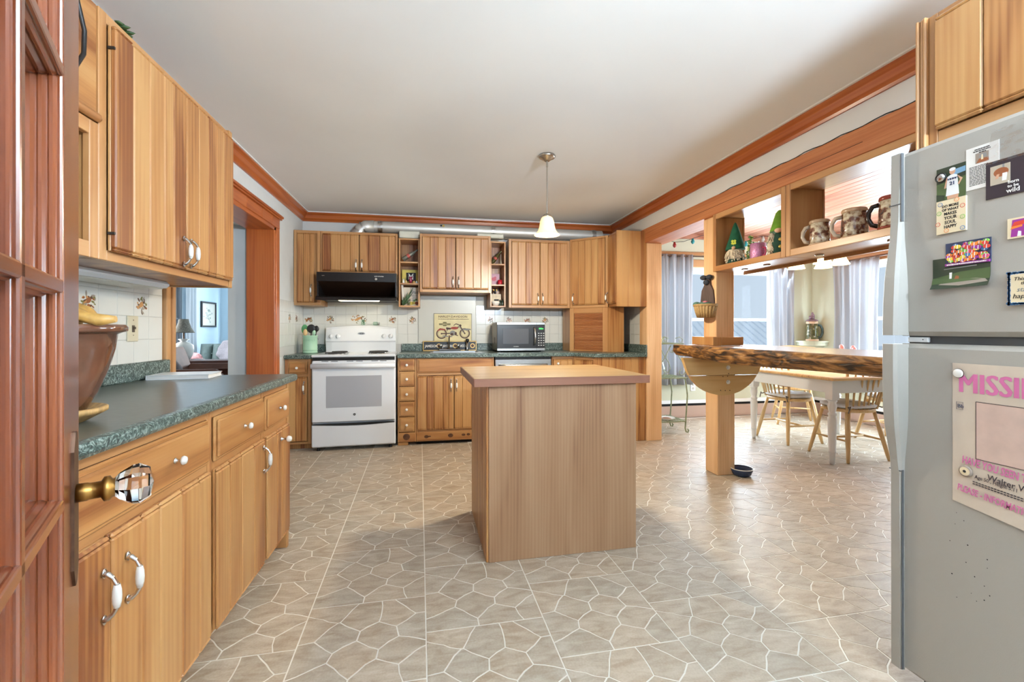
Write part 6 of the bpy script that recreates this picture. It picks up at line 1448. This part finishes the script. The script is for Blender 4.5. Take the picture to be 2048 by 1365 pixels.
t = thing('recipe_sign', 'white script recipe sign with painted pears in the lower left niche', 'sign', (-.30, 4.92, 1.4145)); t.rotation_euler = (-.06, 0, 0)
MB().cbox(0, .172, 0, .008, 0, .205, .001).build('board', mat('off_white_board', (226, 214, 196), .6), t)
text('Fruit', .055, t, M['ink'], (.12, -.001, .135), align='CENTER', shear=.3, sx=.8)
fg = mat('faint_grey_print', (170, 150, 136), .7)
for k in range(4): dashes(t, .055, .15, .112-k*.018, .010, -.0008, fg, 20+k)
q = MB()
for x, z, s, mi in ((.09, .03, .022, 0), (.118, .034, .02, 0), (.145, .03, .02, 1), (.06, .028, .016, 2), (.12, .06, .012, 2), (.14, .07, .012, 2)): q.prism(circ(x, z, s, s*.9, 12), -.001-.0002*mi, 0, 'y', mi)
q.build('fruit_print', [mat('pear_yellow', (204, 178, 70), .6), mat('apple_brown', (150, 80, 50), .6), M['grass']], t)
t = thing('recipe_scroll', 'rolled white paper standing in the lower left niche', 'paper roll', (-.296, 4.86, 1.4145)); MB().tube([(0, 0, .06), (-.008, 0, .22)], .013, 10).build('roll', M['paper'], t)
t = thing('artificial_plant', 'dark green spiky sprig in the lower left niche', 'plant', (-.295, 4.84, 1.4145)); q = MB()
for a, l_ in ((.5, .22), (.62, .17), (.35, .15), (.1, .09), (-.15, .06), (.85, .10)): q.tube([(0, 0, 0), (math.sin(a)*l_*.5, 0, math.cos(a)*l_*.5), (math.sin(a)*l_, 0, math.cos(a)*l_)], [.005, .010, .002], 6)
q.build('leaves', mat('dark_leaf', (58, 84, 50), .4), t)
t = thing('glass_tumbler', 'small clear tumbler in front of the recipe sign', 'glass', (-.235, 4.85, 1.4145)); MB().lathe([(.016, 0), (.02, .07), (.018, .07), (.014, .006), (0, .005)], n=16).build('glass', glassm('tumbler_glass', (.93, .95, .95, 1), .18), t)
t = thing('decorative_plate', 'mauve square plate with rose leaning in the right niche', 'plate', (.665, 4.93, 1.657)); t.rotation_euler = (-.1, 0, 0)
MB().cbox(0, .10, 0, .008, 0, .135, .003).build('plate', mat('mauve_glaze', (190, 146, 164), .3, var=.15, vs=25), t); MB().prism(circ(.035, .072, .028, .022, 14), -.001, 0, 'y').prism(circ(.05, .09, .014, .014, 12), -.0014, 0, 'y').build('rose_print', mat('rose_red', (186, 84, 104), .5), t)
t = thing('candle', 'red pillar candle in the right niche', 'candle', (.758, 4.86, 1.657)); MB().lathe([(.024, 0), (.025, .003), (.025, .052), (.018, .055), (0, .052)], n=20).build('wax', mat('red_wax', (186, 30, 44), .4), t)
t = thing('white_bowl', 'white ceramic bowl at the bottom of the right niche', 'bowl', (.71, 4.86, 1.4215)); MB().lathe([(.022, 0), (.03, .004), (.044, .03), (.048, .048), (.045, .048), (.03, .01), (0, .006)], n=24).build('bowl', M['porc'], t)
for x, lab in ((.757, 'left of two dark green bottles in the right niche bottom'), (.783, 'right of two dark green bottles in the right niche bottom')):
    t = thing('spice_bottle', lab, 'bottle', (x, 4.85, 1.4215)); MB().lathe([(.011, 0), (.012, .004), (.012, .055), (.006, .062), (.006, .07)], n=12).build('glass', mat('dark_green_glass', (34, 50, 40), .15) if 'dark_green_glass' not in bpy.data.materials else bpy.data.materials['dark_green_glass'], t)
t = thing('wooden_plaque', 'pale plaque with dark band leaning in the right niche bottom', 'sign', (.666, 4.93, 1.4215)); MB().cbox(0, .115, 0, .01, .04, .14, .001).build('board', mat('pale_plaque', (214, 200, 176), .6, var=.15, vs=30), t); MB().box(.035, .09, -.001, 0, .062, .08).build('band', M['ink'], t)
t = thing('figurine', 'small dark figurine with gold wings above the plaque in the right niche', 'figurine', (.715, 4.94, 1.5625)); MB().lathe([(.012, 0), (.014, .02), (.008, .04), (.011, .05), (.005, .062)], n=12).build('body', M['blackm'], t); MB().ell((-.017, 0, .045), (.012, .004, .012)).ell((.017, 0, .045), (.012, .004, .012)).build('wing', M['brass'], t)

# unseen uplighter added behind the camera to brighten the ceiling
t = thing('added_uplighter', 'unseen tilted uplighter added behind the viewer to brighten the ceiling', 'lamp', (1.35, -1.1, 0))
MB().lathe([(.14, 0), (.14, .02), (.02, .03)], n=24).build('base', M['blackm'], t)
MB().cyl((0, 0, .02), (0, 0, 1.72), .014, n=12).build('pole', M['blackm'], t)
MB().lathe([(.02, -.02), (.10, .01), (.17, .08), (.175, .09), (.165, .08), (.09, .02), (0, .015)], n=28).build('shade', M['blackm'], t, (0, 0, 1.72), (-.40, 0, 0))
l = bpy.data.lights.new('added_ceiling_fill', 'AREA'); l.shape = 'DISK'; l.size = .3; l.energy = 215; l.color = (.70, .85, 1)
lo = bpy.data.objects.new('added_ceiling_fill', l); COL.objects.link(lo); lo.parent = t; lo.location = (0, .045, 1.82); lo.rotation_euler = (PI-.40, 0, 0)
